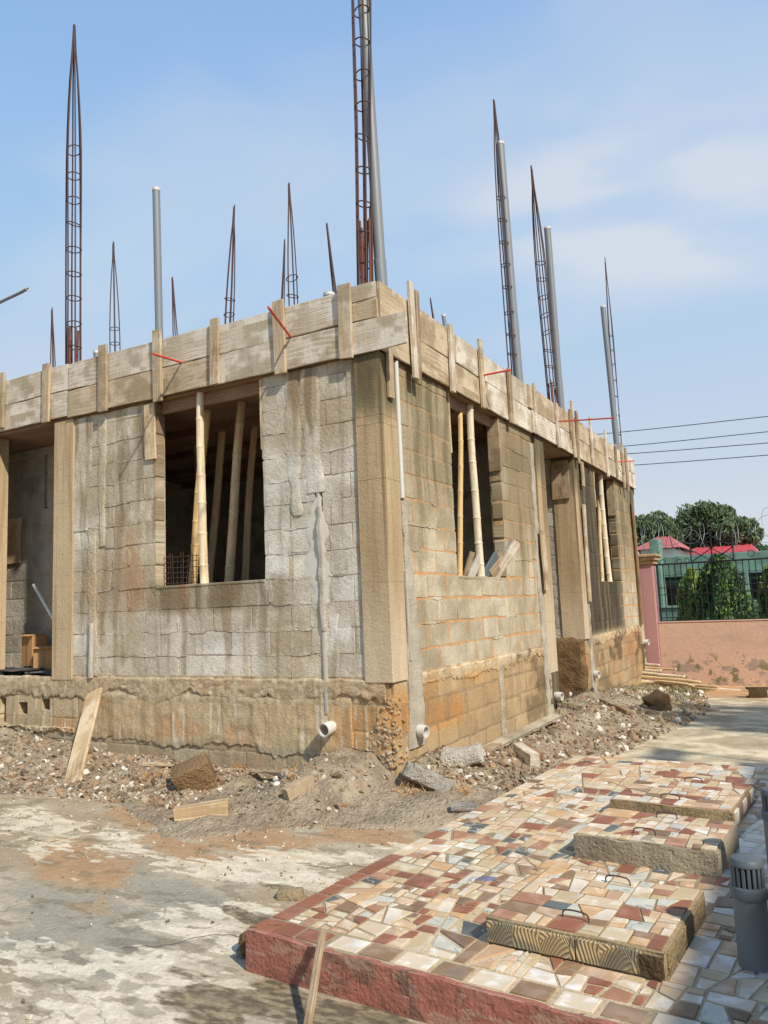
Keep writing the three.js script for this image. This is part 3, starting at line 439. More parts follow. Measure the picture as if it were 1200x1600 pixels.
mesh('render_strip', strip([[2.3, -1.02, -0.88], [2.9, -1.08, -0.9], [3.72, -1.05, -0.9]], 0.016, 39, 0.05, 0.05), M.left, house);
mesh('render_strip', strip([[0.77, -3.86, -3.68], [1.7, -3.84, -3.72], [2.4, -3.86, -3.7]], 0.02, 41), M.leftM, house);
mesh('render_strip', strip([[2.2, -3.66, -3.58], [3.7, -3.7, -3.56]], 0.018, 47), M.left, house);
mesh('render_strip', strip([[0.78, -0.66, -0.53], [1.35, -0.64, -0.52]], 0.012, 49), M.left, house);
mesh('render_strip', strip([[2.4, -4.08, -3.84], [3.72, -4.08, -3.8]], 0.014, 59), M.left, house);
// conduits in the chases
mesh('conduit', rod(V(-0.68, 0.45, 0.0), V(-0.715, 2.7, -0.022), 0.03, 12), M.pvcDust, house);
mesh('render_strip', strip([[1.2, -0.715, -0.665], [1.6, -0.73, -0.655], [2.2, -0.735, -0.66], [2.36, -0.72, -0.67]], 0.03, 61, 0.03, 0.012), bumped(greyT, gritT, 0.006, { color: C(255, 255, 252) }), house);
mesh('conduit', rod(V(-3.775, 0.75, 0.02), V(-3.77, 1.35, 0.015), 0.032, 12), M.pvcDust, house);
mesh('conduit', rod(V(0.02, 2.4, -0.315), V(0.02, 3.72, -0.305), 0.025, 12), M.pvcW, house);
mesh('conduit', rod(V(0.02, 0.9, -0.33), V(0.02, 1.7, -0.32), 0.022, 12), M.pvcDust, house);
// lumps of mortar thrown round the conduit; bared aggregate at the broken corner
function lumps(name, n, fn, mat) { const gs = []; for (let i = 0; i < n; i++) { const [x, y, z, r] = fn(); const g = stoneGeo(i, r, 0); g.rotateY(rr(0, 6)).rotateX(rr(0, 6)).translate(x, y, z); gs.push(g); } const m = mesh(name, mergeGeometries(gs), mat, house); m.userData.kind = 'stuff'; return m; }
mesh('render_strip', strip([[1.45, -0.78, -0.63], [1.7, -0.86, -0.6], [2.1, -0.84, -0.62], [2.45, -0.76, -0.66]], 0.010, 63, 0.025, 0.06), std({ color: C(206, 197, 180), roughness: 0.95 }), house);
lumps('bared_aggregate', 110, () => { const y = rr(0.02, 0.6), w = 0.15 * Math.sin((y + 0.05) * 4.4) + 0.02, a = rnd(); return a < 0.6 ? [rr(-w, 0.005), y, rr(-0.012, 0.004), rr(0.012, 0.034)] : [rr(-0.012, 0.004), y, rr(-0.18, 0.005), rr(0.012, 0.034)]; }, std({ color: C(172, 138, 94), roughness: 0.95 }));
lumps('bared_aggregate', 90, () => { const y = rr(0.0, 0.35), a = rnd(); return a < 0.5 ? [rr(-0.3, 0.005), y, rr(-0.012, 0.003), rr(0.010, 0.036)] : [rr(-0.012, 0.003), y, rr(-0.26, 0.005), rr(0.010, 0.036)]; }, std({ color: C(168, 152, 126), roughness: 0.95 }));
for (const [w, h, x, y, oz] of [[0.9, 1.25, -0.45, 0.13, 4]]) mesh('broken_footing', roughBox(w, h, 0.16, 0.035, 0.05, 6, oz).translate(x, y, -6.47), bumped(greyT, gritT, 0.03, { color: C(176, 146, 104) }), house);
turnR(mesh('cement_fillet', roughBox(2.9, 0.05, 0.13, 0.06, 0.010, 6, 2).rotateX(0.25).translate(3.05, -0.165, 0.09), M.pale, house));
// drain stubs
function stub(a, dir, r, label) { const t = thing('drain_stub', label, 'pipe', 'drain stubs through the plinth', a.toArray()); const b = dir.clone(); mesh('tube', pipeGeo(V(0, 0, 0), b, r, 0.007), M.pvcW, t); mesh('socket', pipeGeo(b.clone().multiplyScalar(0.55), b.clone().multiplyScalar(1.02), r + 0.006, 0.006), M.pvcW, t); return t; }
stub(V(-0.625, 0.345, -0.03), V(-0.012, -0.02, 0.17), 0.056, 'white plastic drain stub sticking out of the plinth under the pale conduit');
stub(V(-0.03, 0.27, -0.42), V(0.14, -0.015, 0.01), 0.053, 'white plastic drain stub beside the broken corner of the plinth');
stub(V(-0.03, 0.08, -4.66), V(0.16, -0.01, 0.02), 0.053, 'white plastic drain stub at the end of the first wall beside the alcove');
stub(V(-0.03, 0.17, -6.86), V(0.14, -0.01, 0.02), 0.053, 'white plastic drain stub low on the plinth below the mossy wall past the alcove');
stub(V(-0.03, 0.43, -11.2), V(0.16, -0.01, 0.02), 0.055, 'white plastic drain stub at the house end by the pink pillar');

// ------------------------------------------------------------------ timber formwork round the ring beam
const fwL = thing('timber_formwork', 'weathered plank formwork with upright cleats over the wall with the barred window', 'formwork', null, [0, WALL_TOP, 0]);
const fwR = thing('timber_formwork', 'long weathered plank formwork over the side wall with two windows and alcove', 'formwork', null, [0, WALL_TOP, 0]);
const Y0 = WALL_TOP;
for (const [a, b, v0, v1, n, w] of [[-8.2, -4.16, 3.765, 4.075, 0.048, 0], [-4.15, -1.95, 3.75, 4.06, 0.048, 1], [-1.94, -1.12, 3.745, 4.05, 0.048, 0], [-1.115, 0.33, 3.735, 4.035, 0.052, 0], [-8.2, -4.16, 4.09, 4.40, 0.046, 0], [-4.14, -1.96, 4.075, 4.39, 0.046, 0], [-1.95, -0.35, 4.06, 4.37, 0.046, 0], [-0.345, 0.035, 4.05, 4.235, 0.046, 1], [-0.345, 0.03, 4.24, 4.40, 0.044, 0]])
  plank(fwL, 'plank', w ? M.woodW : M.wood, b - a, v1 - v0, 0.026, [(a + b) / 2, (v0 + v1) / 2 - Y0, n], [rr(-0.01, 0.01), 0, rr(-0.004, 0.004)], { wear: 0.006 });
for (const [px, v0, v1, w] of [[2, 3.80, 4.50, 0.12], [72, 3.74, 4.46, 0.12], [160, 3.72, 4.49, 0.13], [245, 3.70, 4.49, 0.12], [335, 3.74, 4.44, 0.11], [437, 3.70, 4.44, 0.13], [541, 3.71, 4.42, 0.14]]) { const x = onZ(px, 570, 0.09).x; plank(fwL, 'cleat', M.woodW, v1 - v0, w, 0.035, [x, (v0 + v1) / 2 - Y0, 0.082], [0, 0, Math.PI / 2 + rr(-0.02, 0.02)], { wear: 0.005 }); }
plank(fwL, 'cheek_board', M.woodN, 0.62, 0.15, 0.026, [-2.86, 3.40 - Y0, 0.022], [0, 0, Math.PI / 2 + 0.01]);
plank(fwL, 'cheek_board', M.woodN, 0.72, 0.13, 0.024, [-1.362, 3.36 - Y0, -0.06], [0, Math.PI / 2, 0]).rotation.set(0, Math.PI / 2, Math.PI / 2, 'YXZ');
plank(fwL, 'cheek_board', M.woodN, 0.6, 0.1, 0.022, [-4.42, 3.45 - Y0, -0.06]).rotation.set(0, Math.PI / 2, Math.PI / 2, 'YXZ');
for (const [x, v, h] of [[-5.52, 3.45, 0.55], [-5.53, 2.6, 0.8]]) plank(fwL, 'cheek_board', M.woodN, h, 0.14, 0.025, [x, v - Y0, 0.05], [0, 0, Math.PI / 2]);
const rp = (a, b, v0, v1, n, m = M.wood) => plank(fwR, 'plank', m, b - a, v1 - v0, 0.026, [n, (v0 + v1) / 2 - Y0, -(a + b) / 2], [0, Math.PI / 2, 0], { wear: 0.006 }).rotateX(rr(-0.008, 0.008));
for (const [a, b, v0, v1, n] of [[-0.03, 1.7, 4.06, 4.40, 0.047], [1.71, 4.22, 4.07, 4.40, 0.047], [-0.02, 2.62, 3.735, 4.055, 0.049], [2.63, 4.32, 3.73, 4.06, 0.049], [4.18, 6.8, 4.07, 4.40, 0.072], [4.30, 6.85, 3.735, 4.06, 0.074], [6.81, 9.2, 4.07, 4.39, 0.07], [6.87, 9.1, 3.735, 4.055, 0.072], [9.21, 11.4, 4.07, 4.385, 0.07], [9.12, 11.45, 3.735, 4.055, 0.073]]) rp(a, b, v0, v1, n, pick([M.wood, M.woodW]));
for (const [px, py, v0, v1, w, n] of [[646, 530, 3.60, 4.58, 0.09, 0.10], [652.5, 530, 3.57, 4.54, 0.075, 0.085], [706, 570, 3.68, 4.44, 0.09, 0.085], [753, 590, 3.69, 4.53, 0.09, 0.085], [798, 630, 3.69, 4.42, 0.1, 0.085], [838, 660, 3.72, 4.45, 0.09, 0.105], [872, 670, 3.70, 4.40, 0.12, 0.105], [893, 680, 3.98, 4.46, 0.07, 0.105], [896.5, 680, 3.68, 4.62, 0.08, 0.112], [903, 690, 3.62, 4.50, 0.1, 0.105], [925, 700, 3.72, 4.58, 0.1, 0.105], [948, 710, 3.66, 4.55, 0.1, 0.105], [963, 720, 3.76, 4.42, 0.1, 0.105], [974, 730, 3.60, 4.55, 0.09, 0.115], [980, 740, 3.58, 4.5, 0.12, 0.11]]) { const z = onX(px, py, n).z; plank(fwR, 'cleat', pick([M.woodW, M.wood, M.woodG]), v1 - v0, w, 0.035, [n, (v0 + v1) / 2 - Y0, z], [0, 0, 0], { wear: 0.005 }).rotation.set(0, Math.PI / 2, Math.PI / 2 + rr(-0.025, 0.025), 'YXZ'); }
plank(fwR, 'cleat', M.woodD, 0.75, 0.1, 0.04, [-0.02, 4.0 - Y0, -11.46], [0, 0, Math.PI / 2]);
plank(fwR, 'cleat', M.woodW, 0.42, 0.1, 0.03, [0.05, 3.53 - Y0, -0.13], [0, 0, 0]).rotation.set(0, Math.PI / 2, Math.PI / 2, 'YXZ');
plank(fwR, 'cheek_board', M.woodN, 0.66, 0.14, 0.026, [-0.06, 3.36 - Y0, -1.565]).rotation.set(0, 0, Math.PI / 2, 'YXZ');
plank(fwR, 'cheek_board', M.woodG, 0.66, 0.16, 0.026, [-0.06, 3.37 - Y0, -3.06]).rotation.set(0, 0, Math.PI / 2, 'YXZ');
plank(fwR, 'cheek_board', M.woodG, 0.64, 0.30, 0.026, [-0.19, 3.36 - Y0, -6.445]).rotation.set(0, 0, Math.PI / 2, 'YXZ');
plank(fwR, 'cheek_board', M.woodW, 0.42, 0.14, 0.026, [0.052, 3.5 - Y0, -6.97]).rotation.set(0, Math.PI / 2, Math.PI / 2, 'YXZ');
plank(fwR, 'cheek_board', M.woodG, 0.7, 0.16, 0.026, [-0.06, 3.36 - Y0, -9.53]).rotation.set(0, 0, Math.PI / 2, 'YXZ');
plank(fwR, 'cheek_board', M.woodN, 0.66, 0.14, 0.026, [-0.06, 3.36 - Y0, -7.965]).rotation.set(0, 0, Math.PI / 2, 'YXZ');
function looseBoard(label, L, h, t, pos, rot, mat, o) { const m = plank(scene, 'wooden_board', mat, L, h, t, pos, [0, 0, 0], o); m.rotation.set(...rot); return tag(m, label, 'board'); }
looseBoard('bleached splintered board standing against the brown column beside the alcove', 0.82, 0.15, 0.03, [0.075, 1.95, -4.42], [0, Math.PI / 2, Math.PI / 2 + 0.03, 'YXZ'], M.woodW, { wear: 0.016 });
looseBoard('pale board fixed upright to the column at the start of the mossy wall', 1.62, 0.14, 0.03, [0.06, 2.15, -6.84], [0, Math.PI / 2, Math.PI / 2 - 0.02, 'YXZ'], M.woodW, { wear: 0.006 });
looseBoard('thin dark board clamped upright on the house end column by the pink pillar', 2.6, 0.07, 0.04, [0.06, 2.1, -11.03], [0, Math.PI / 2, Math.PI / 2 + 0.015, 'YXZ'], M.woodD, { wear: 0.012 });
console.log('house');

// ================================================================== STARTER BARS, PIPES, ROOF RODS
const FH = V(FW.x, 0, FW.z).normalize();
const upright = (px, py, base) => { const d = rayOf(px, py); return CAM.clone().addScaledVector(d, base.clone().sub(CAM).dot(FH) / d.dot(FH)); };   // the point above base, in the vertical plane through it
const downTo = (a, b, y) => a.clone().addScaledVector(b.clone().sub(a), (y - a.y) / (b.y - a.y));
function cage(label, base, topPx, w, { n = 4, rings = [], r = 0.008, lap = 0, tipFrom = 0.62, turn = 0, d = null } = {}) {
  const top = upright(...topPx, base), foot = downTo(base, top, 3.86), t = thing('rebar_cage', label, 'rebar', 'starter bars above the ring beam', foot.toArray());
  const ax = top.clone().sub(foot), L = ax.length(), at = (s, ox, oz) => ax.clone().multiplyScalar(s).add(V(ox, 0, oz));
  const offs = []; for (let k = 0; k < n; k++) { const a = n === 2 ? k * Math.PI + 0.4 : (k + 0.5) / n * Math.PI * 2 + turn; const m = n === 4 || n === 6 ? w * 0.62 : w * 0.5; offs.push([Math.cos(a) * m, Math.sin(a) * m]); }
  const sOf = (py) => upright(topPx[0], py, base).sub(foot).dot(ax) / L / L, last = rings.length ? Math.max(...rings.map(sOf)) : tipFrom * 0.4;
  offs.forEach(([ox, oz]) => { const j = rr(-0.012, 0.012), k = rr(0.97, 1); mesh('bar', tube([at(0, ox, oz), at(last * 0.5, ox + j, oz), at(last + 0.02, ox * 0.98, oz * 0.98), at(mix(last, 1, 0.6), ox * 0.5 + j * 0.5, oz * 0.5), at(0.94, ox * 0.13, oz * 0.13), at(k, ox * 0.10, oz * 0.10)], r, 6, 14), M.rust, t); });
  for (const py of rings) { const s = sOf(py), q = [], ti = rr(-0.03, 0.03); for (let k = 0; k < 12; k++) { const a = k / 12 * Math.PI * 2 + turn, e = Math.pow(Math.abs(Math.cos(a * 2 - turn * 2)), 0.5); q.push(at(s, Math.cos(a) * w * (0.58 + 0.1 * (1 - e)), Math.sin(a) * w * (0.58 + 0.1 * (1 - e))).add(V(0, Math.cos(a) * ti, 0))); } mesh('stirrup', tube(q, r * 0.75, 5, 24, true), M.rust, t); }
  if (lap) for (let k = 0; k < 6; k++) { const a = k / 6 * Math.PI * 2 + 0.3, ox = Math.cos(a) * w * 0.5, oz = Math.sin(a) * w * 0.5; mesh('lap_bar', tube([at(0, ox, oz), at(lap * 0.5, ox + rr(-0.01, 0.01), oz), at(lap * rr(0.85, 1.05), ox + rr(-0.015, 0.015), oz)], r * 1.3, 6, 8), M.rustD, t); }
  return t;
}
cage('tall rusty rebar cage rising from the column beside the doorway', onZ(115, 568, -0.13), [116, 28], 0.145, { n: 6, rings: [235, 275, 313, 350, 390, 428, 466, 506, 543], lap: 0.2, r: 0.0095 });
cage('tallest rusty rebar cage rising from the corner column of the house', onZ(571, 458, -0.16), [563, -110], 0.125, { n: 6, rings: [-75, -30, 18, 66, 117, 166, 215, 266, 319, 366, 415], lap: 0.31, r: 0.0095, turn: 0.4 });
const inner = [
  ['slim short cage of bare bars beyond the doorway cage', [83, 575], [81, 480], 13.2, 0.1, { n: 4 }],
  ['narrow rebar cage with three ties between doorway cage and thin grey pipe', [180, 560], [177, 376], 13.5, 0.13, { n: 4, rings: [514, 537, 560] }],
  ['short bundle of bare bars just beside the free standing grey pipe', [275, 540], [269, 429], 12.6, 0.1, { n: 4 }],
  ['rebar cage with two ties leaning together, alone between pipe and paired cages', [357, 516], [366, 319], 12.0, 0.13, { n: 5, rings: [468, 492, 512] }],
  ['smaller bare bar bundle of the paired cages behind the formwork', [441, 486], [445, 373], 13.5, 0.09, { n: 4 }],
  ['taller rebar cage of the paired cages behind the formwork', [458, 488], [451, 278], 11.2, 0.135, { n: 5, rings: [435, 463, 486] }],
  ['two bare leaning bars beside the short capped pipe', [524, 460], [510, 346], 9.6, 0.07, { n: 3 }],
  ['pair of short bare bars behind the doubled cleat of the side formwork', [679, 510], [672, 464], 12.5, 0.07, { n: 3 }]];
for (const [label, b, tp, d, w, o] of inner) cage(label, atDepth(b[0], b[1], d), tp, w, { r: 0.0095, ...o });
cage('slender rebar cage half hidden behind the tall white rimmed pipe', onX(803, 590, -0.16), [771, 147], 0.11, { n: 4, rings: [310, 345, 380, 415, 450, 490, 525, 555], r: 0.0095 });
cage('rebar cage with many ties standing beside the second side wall pipe', onX(866, 638, -0.16), [830, 258], 0.14, { n: 6, rings: [412, 438, 466, 494, 521, 550, 575, 603], lap: 0.22, r: 0.0095 });
cage('thin rebar cage behind the leaning pipe above the mossy wall', onX(969, 705, -0.16), [945, 402], 0.09, { n: 4, rings: [525, 548, 570, 595, 620, 650, 680], r: 0.009 });
function pipe(label, base, topPx, r, sleeve = 0, mat = M.pvc) {
  const top = upright(...topPx, base), foot = downTo(base, top, 3.86), t = thing('plastic_pipe', label, 'pipe', 'pipes standing up through the roof', foot.toArray()), e = top.clone().sub(foot);
  mesh('tube', pipeGeo(V(0, 0, 0), e, r), mat, t); mesh('rim', pipeGeo(e.clone().multiplyScalar(1 - 0.03 / e.length()), e.clone().multiplyScalar(1 + 0.004 / e.length()), r + 0.003, 0.008), M.pvcW, t);
  if (sleeve) mesh('sleeve', pipeGeo(e.clone().multiplyScalar(0.0), e.clone().multiplyScalar(sleeve), r + 0.005, 0.005), mat, t);
  return t;
}
pipe('very tall grey plastic pipe leaning behind the corner rebar cage', onZ(597, 460, -0.28), [560, -110], 0.056, 0.2);
pipe('grey plastic pipe standing alone above the barred window', onZ(249, 533, -0.35), [244, 295], 0.045);
pipe('tall grey pipe with white rim leaning above the first side window', onX(811, 607, -0.12), [781, 224], 0.063, 0.36);
pipe('grey pipe with white rim beside the many tied cage', onX(877, 645, -0.14), [855, 356], 0.058, 0.3);
pipe('grey pipe leaning above the mossy wall end of the side formwork', onX(965, 707, -0.14), [942, 479], 0.058, 0.35);
pipe('short grey pipe poking just above the formwork near the corner', onZ(515, 480, -0.9), [514, 459], 0.062);
pipe('thin short grey pipe behind the doubled cleat of the side formwork', atDepth(697, 525, 11.5), [693, 492], 0.03);
pipe('stub of grey pipe hidden behind a cleat near the doorway cage', onZ(152, 566, -0.3), [151, 549], 0.04);
{ const p = atDepth(-30, 497, 10.5), q = atDepth(43, 451, 9.9), t = thing('plastic_pipe', 'thin grey pipe slanting over the roof edge above the doorway', 'pipe', 'pipes standing up through the roof', p.toArray()); const a = V(0, 0, 0), b = q.clone().sub(p), c = b.clone().multiplyScalar(-1.2); c.y = 3.9 - p.y; mesh('tube', tube([c, c.clone().multiplyScalar(0.5).add(V(0.02, 0.06, 0)), a, b], 0.02, 10, 20), M.pvc, t); mesh('rim', pipeGeo(b.clone().multiplyScalar(0.985), b.clone().multiplyScalar(1.004), 0.023, 0.006), M.pvcW, t); }
function redRod(label, a, b) { return tag(mesh('red_conduit', rod(a, b, 0.012, 10), M.red), label, 'conduit', 'red conduits through the formwork'); }
redRod('red conduit slanting steeply out of the formwork above the pale pipe chase', onZ(455, 528, 0.04), atDepth(419, 480, 6.65));
redRod('red conduit sticking out of the formwork above the barred window', onZ(286, 567, 0.04), atDepth(239, 553, 7.8));
redRod('red conduit sticking out of the side formwork above the first window', onX(746, 588, 0.03), onX(798, 578, 0.42));
redRod('longest red conduit sticking out of the side formwork above the alcove', onX(866, 659, 0.05), onX(960, 653, 1.0));
redRod('shortest red conduit sticking out of the side formwork above the mossy wall', onX(958, 722, 0.05), onX(991, 720, 0.36));

// ================================================================== BAMBOO
const bambT = tex(256, 512, 0.5, 1, (u, v) => { const x = u / 0.5, y = v; const g = fbm(x * 24, y * 3, 3, 3), k = fbm(x * 4, y * 5, 4, 4); return sc(mc([190, 168, 130], [228, 212, 180], sstep(0.25, 0.75, 0.5 * g + 0.5 * k)), 0.94 + 0.1 * n2(x * 64, y * 64, 64)); });
const bamb = [std({ map: bambT, roughness: 0.55 }), std({ map: bambT, roughness: 0.6, color: C(240, 216, 172) }), std({ map: bambT, roughness: 0.6, color: C(244, 230, 206) }), std({ map: bambT, roughness: 0.55, color: C(255, 250, 240) })];
function bambooGeo(a, b, r, bend = 0.02) {
  const L = a.distanceTo(b), pos = [], uv = [], idx = [], K = 10, st = []; let s = rr(0.02, 0.2);
  const nodes = []; while (s < L) { nodes.push(s); s += rr(0.24, 0.36); }
  st.push([0, 1]); for (const n of nodes) { for (const [o, k] of [[-0.03, 1], [-0.012, 1.03], [-0.004, 1.12], [0.004, 1.1], [0.008, 0.97], [0.03, 1]]) if (n + o > 0.001 && n + o < L - 0.001) st.push([n + o, k]); } st.push([L, 1]); st.sort((x, y) => x[0] - y[0]);
  const ph = rr(0, 6), d = b.clone().sub(a).normalize(), e1 = V(d.y, -d.x, 0).add(V(0.001, 0, 0.7)).cross(d).normalize(), e2 = d.clone().cross(e1);
  st.forEach(([t, k], i) => { const f = t / L, ce = a.clone().addScaledVector(d, t).addScaledVector(e1, Math.sin(f * 3.14) * bend * Math.cos(ph) + Math.sin(f * 9 + ph) * bend * 0.25).addScaledVector(e2, Math.sin(f * 3.14) * bend * Math.sin(ph) + Math.sin(f * 7 + ph) * bend * 0.2), R = r * k * (1.06 - 0.14 * f); for (let j = 0; j <= K; j++) { const q = j / K * Math.PI * 2, p = ce.clone().addScaledVector(e1, Math.cos(q) * R).addScaledVector(e2, Math.sin(q) * R); pos.push(p.x, p.y, p.z); uv.push(j / K * 0.25 + ph, t + ph); } });
  for (let i = 0; i < st.length - 1; i++) for (let j = 0; j < K; j++) { const q = i * (K + 1) + j; idx.push(q, q + 1, q + K + 2, q, q + K + 2, q + K + 1); }
  for (const [o, c] of [[0, a], [(st.length - 1) * (K + 1), b]]) { pos.push(c.x, c.y, c.z); uv.push(ph, ph); const m = pos.length / 3 - 1; for (let j = 0; j < K; j++) idx.push(m, o + j, o + j + 1); }
  const g = new THREE.BufferGeometry(); g.setAttribute('position', new THREE.Float32BufferAttribute(pos, 3)); g.setAttribute('uv', new THREE.Float32BufferAttribute(uv, 2)); g.setIndex(idx); g.computeVertexNormals(); return g;
}
function bamboo(label, a, b, r, mat, bend, group, name = 'bamboo_prop') { return tag(mesh(name, bambooGeo(a, b, r, bend), mat), label, 'bamboo', group); }
const prop = (label, p, q, z, r, y0, y1, mat, bend = 0.03) => { const a = onZ(...p, z), b = onZ(...q, z); return bamboo(label, downTo(a, b, y0), downTo(a, b, y1), r, mat, bend, 'bamboo props under the deck'); };
prop('whitest bamboo prop standing on the sill of the mesh barred window', [320, 912], [313, 615], -0.06, 0.043, 1.712, 3.735, bamb[3], 0.015);
prop('yellow bamboo prop crossing behind the white prop in the mesh barred window', [302, 915], [326, 615], -0.32, 0.047, 0.735, 3.62, bamb[1], 0.03);
prop('bamboo prop in half shadow in the middle of the mesh barred window', [362, 908], [378, 640], -0.62, 0.052, 0.735, 3.735, bamb[2], 0.03);
prop('dim bamboo prop leaning deeper behind the crossed props', [330, 905], [352, 640], -1.3, 0.05, 0.735, 3.735, bamb[2], 0.04);
prop('dim bamboo prop deep in the room nearest the window jamb', [381, 905], [397, 660], -1.5, 0.045, 0.735, 3.735, bamb[2], 0.04);
prop('dark bamboo prop deep in the room leaning the other way', [318, 905], [302, 650], -1.9, 0.05, 0.735, 3.735, bamb[2], 0.04);
const propX = (label, p, q, x, r, y0, y1, mat, bend = 0.03) => { const a = onX(...p, x), b = onX(...q, x); return bamboo(label, downTo(a, b, y0), downTo(a, b, y1), r, mat, bend, 'bamboo props under the deck'); };
propX('thin tan bamboo prop beside the jamb of the first side window', [718, 898], [719, 642], -0.10, 0.031, 1.692, 3.6, bamb[1], 0.015);
propX('thick pale bamboo prop on the sill of the first side window', [752, 903], [734, 642], -0.05, 0.045, 1.692, 3.735, bamb[0], 0.02);
propX('pale bamboo prop on the sill of the side window past the alcove', [953, 912], [939, 755], -0.05, 0.05, 1.692, 3.735, bamb[0], 0.02);
propX('thin bamboo prop beside the jamb of the side window past the alcove', [941, 905], [934, 760], -0.12, 0.035, 1.692, 3.735, bamb[2], 0.03);

// ================================================================== THINGS IN THE OPENINGS
{ const t = thing('wire_mesh', 'rusty welded wire mesh panel standing inside the wide window', 'wire mesh', null, [-2.8, 1.712, -0.12]); for (let i = 0; i < 15; i++) mesh('wire', rod(V(i * 0.046 + rr(-0.006, 0.006), -0.02, rr(-0.01, 0.02)), V(i * 0.046 + rr(-0.01, 0.01), 0.33 + rr(-0.02, 0.03), rr(-0.02, 0.02)), 0.0032, 5), M.rust, t); for (let j = 0; j < 6; j++) mesh('wire', rod(V(-0.02, 0.03 + j * 0.056, 0.004), V(0.68, 0.02 + j * 0.056 + rr(-0.01, 0.01), rr(-0.01, 0.01)), 0.0032, 5), M.rust, t); }
{ const p = onX(254, 798, -6.42); looseBoard('upright board on the dark inner wall seen through the mesh barred window', 0.75, 0.16, 0.03, [p.x, p.y, p.z], [0, Math.PI / 2, Math.PI / 2, 'YXZ'], M.woodG); }
{ const p = onZ(20, 845, -0.725); looseBoard('square board nailed to the recessed wall inside the doorway', 0.62, 0.34, 0.025, [p.x, p.y, p.z], [0, 0, Math.PI / 2], M.woodN); }
const cardM = std({ color: C(176, 132, 84), roughness: 0.9, bumpMap: gritT, bumpScale: 0.002 });
function carton(label, x, y, z, w, h, d, turn) { const t = thing('cardboard_box', label, 'box', null, [x, y, z], turn); mesh('carton', boxUV(chamferBox(w, h, d, 0.004).translate(0, h / 2, 0)), cardM, t); for (const [s, q] of [[-1, 0.5], [1, 0.2]]) { const m = mesh('flap', boxUV(chamferBox(w, 0.005, d * 0.45, 0.001).translate(0, 0, s * d * 0.22)), cardM, t); m.position.set(0, h + 0.012, s * d * 0.27); m.rotation.x = s * q; } mesh('tape', boxUV(chamferBox(0.05, h * 0.9, 0.002, 0.0005).translate(0, h * 0.5, d / 2 + 0.002)), std({ color: C(150, 110, 76), roughness: 0.4 }), t); return t; }
carton('upright tan cardboard carton with printed side inside the doorway', -5.42, 0.84, -0.5, 0.26, 0.38, 0.2, -0.15);
carton('darker brown carton lying behind the door column', -5.1, 0.80, -0.45, 0.26, 0.27, 0.22, 0.4);
{ const slate = [std({ color: C(56, 56, 58), roughness: 0.5 }), std({ color: C(88, 86, 84), roughness: 0.55 }), std({ color: C(34, 34, 36), roughness: 0.45 })];
  for (let i = 0; i < 26; i++) { const w = rr(0.25, 0.5), L = Math.floor(i / 7); const m = mesh('slate_sheet', boxUV(chamferBox(w, 0.014, rr(0.16, 0.26), 0.003, 0.004)), pick(slate)); m.position.set(-6.1 + (i % 7) * 0.24 + rr(-0.06, 0.06), 0.745 + L * 0.022 + 0.004, rr(-0.42, -0.2)); m.rotation.set(rr(-0.06, 0.06), rr(-0.5, 0.5), rr(-0.05, 0.05)); tag(m, 'thin dark slate sheet in the loose pile on the doorway floor', 'slate', 'slate sheets piled in the doorway'); } }
{ const t = thing('plastic_pipe', 'white plastic pipe propped slantwise inside the doorway', 'pipe', null, [-4.95, 0.9, -0.4]); const a = onZ(53, 914, -0.5), b = onZ(96, 988, -0.3), o = V(-4.95, 0.9, -0.4); mesh('tube', pipeGeo(b.sub(o), a.sub(o), 0.022, 0.004), M.pvcW, t); }
// offcuts on the sill of the first side window
{ const put = (label, L, h, w, p, rot, mat) => { const m = mesh('timber_offcut', plankGeo(L, h, w, { wear: 0.006 }), mat); m.position.copy(p); m.rotation.set(...rot); return tag(m, label, 'offcut', 'offcuts on the window sill'); };
  put('tan timber offcut tilted up against the jamb of the first side window', 0.62, 0.11, 0.10, onX(785, 880, 0.05), [0.3, 0.9, 0.75], M.wood);
  put('squat timber offcut with rough end poking out over the window sill', 0.42, 0.12, 0.11, onX(777, 882, 0.0), [0.1, 1.2, 0.55], M.woodG);
  put('bluish grey metal offcut lying on the first side window sill', 0.55, 0.10, 0.04, onX(740, 892, -0.06), [0.4, 1.5, 0.35], M.pvcDust);
  put('grey offcut leaning among the timber on the window sill', 0.45, 0.12, 0.03, onX(764, 888, -0.04), [0.2, 1.3, 0.6], M.pvcD);
  put('flat timber offcut lying on top of the sill pile', 0.3, 0.10, 0.03, onX(733, 882, -0.08), [1.3, 1.2, 0.2], M.woodG); }

// ================================================================== ON THE EARTH BANK
const onSoil = (px, py) => { const d = rayOf(px, py); let t = 1; for (; t < 30; t += 0.01) { const x = CAM.x + d.x * t, y = CAM.y + d.y * t, z = CAM.z + d.z * t; if (y < Math.max(bankY(x, z), groundY(z))) break; } return CAM.clone().addScaledVector(d, t); };
const soilTop = (x, z) => Math.max(bankY(x, z), groundY(z));
{ const a = onSoil(112, 1224), b = onZ(147, 1080, 0.075), L = a.distanceTo(b); a.y -= 0.02; const ax = b.clone().sub(a).normalize(), w = V(1, 0, 0.12).addScaledVector(ax, -V(1, 0, 0.12).dot(ax)).normalize(), n = ax.clone().cross(w);
  const m = mesh('leaning_plank', plankGeo(L, 0.20, 0.03, { wear: 0.003 }), M.woodN); m.quaternion.setFromRotationMatrix(new THREE.Matrix4().makeBasis(ax, w, n)); m.position.copy(a).add(b).multiplyScalar(0.5); tag(m, 'clean wide plank leaning against the plinth below the doorway', 'plank'); }
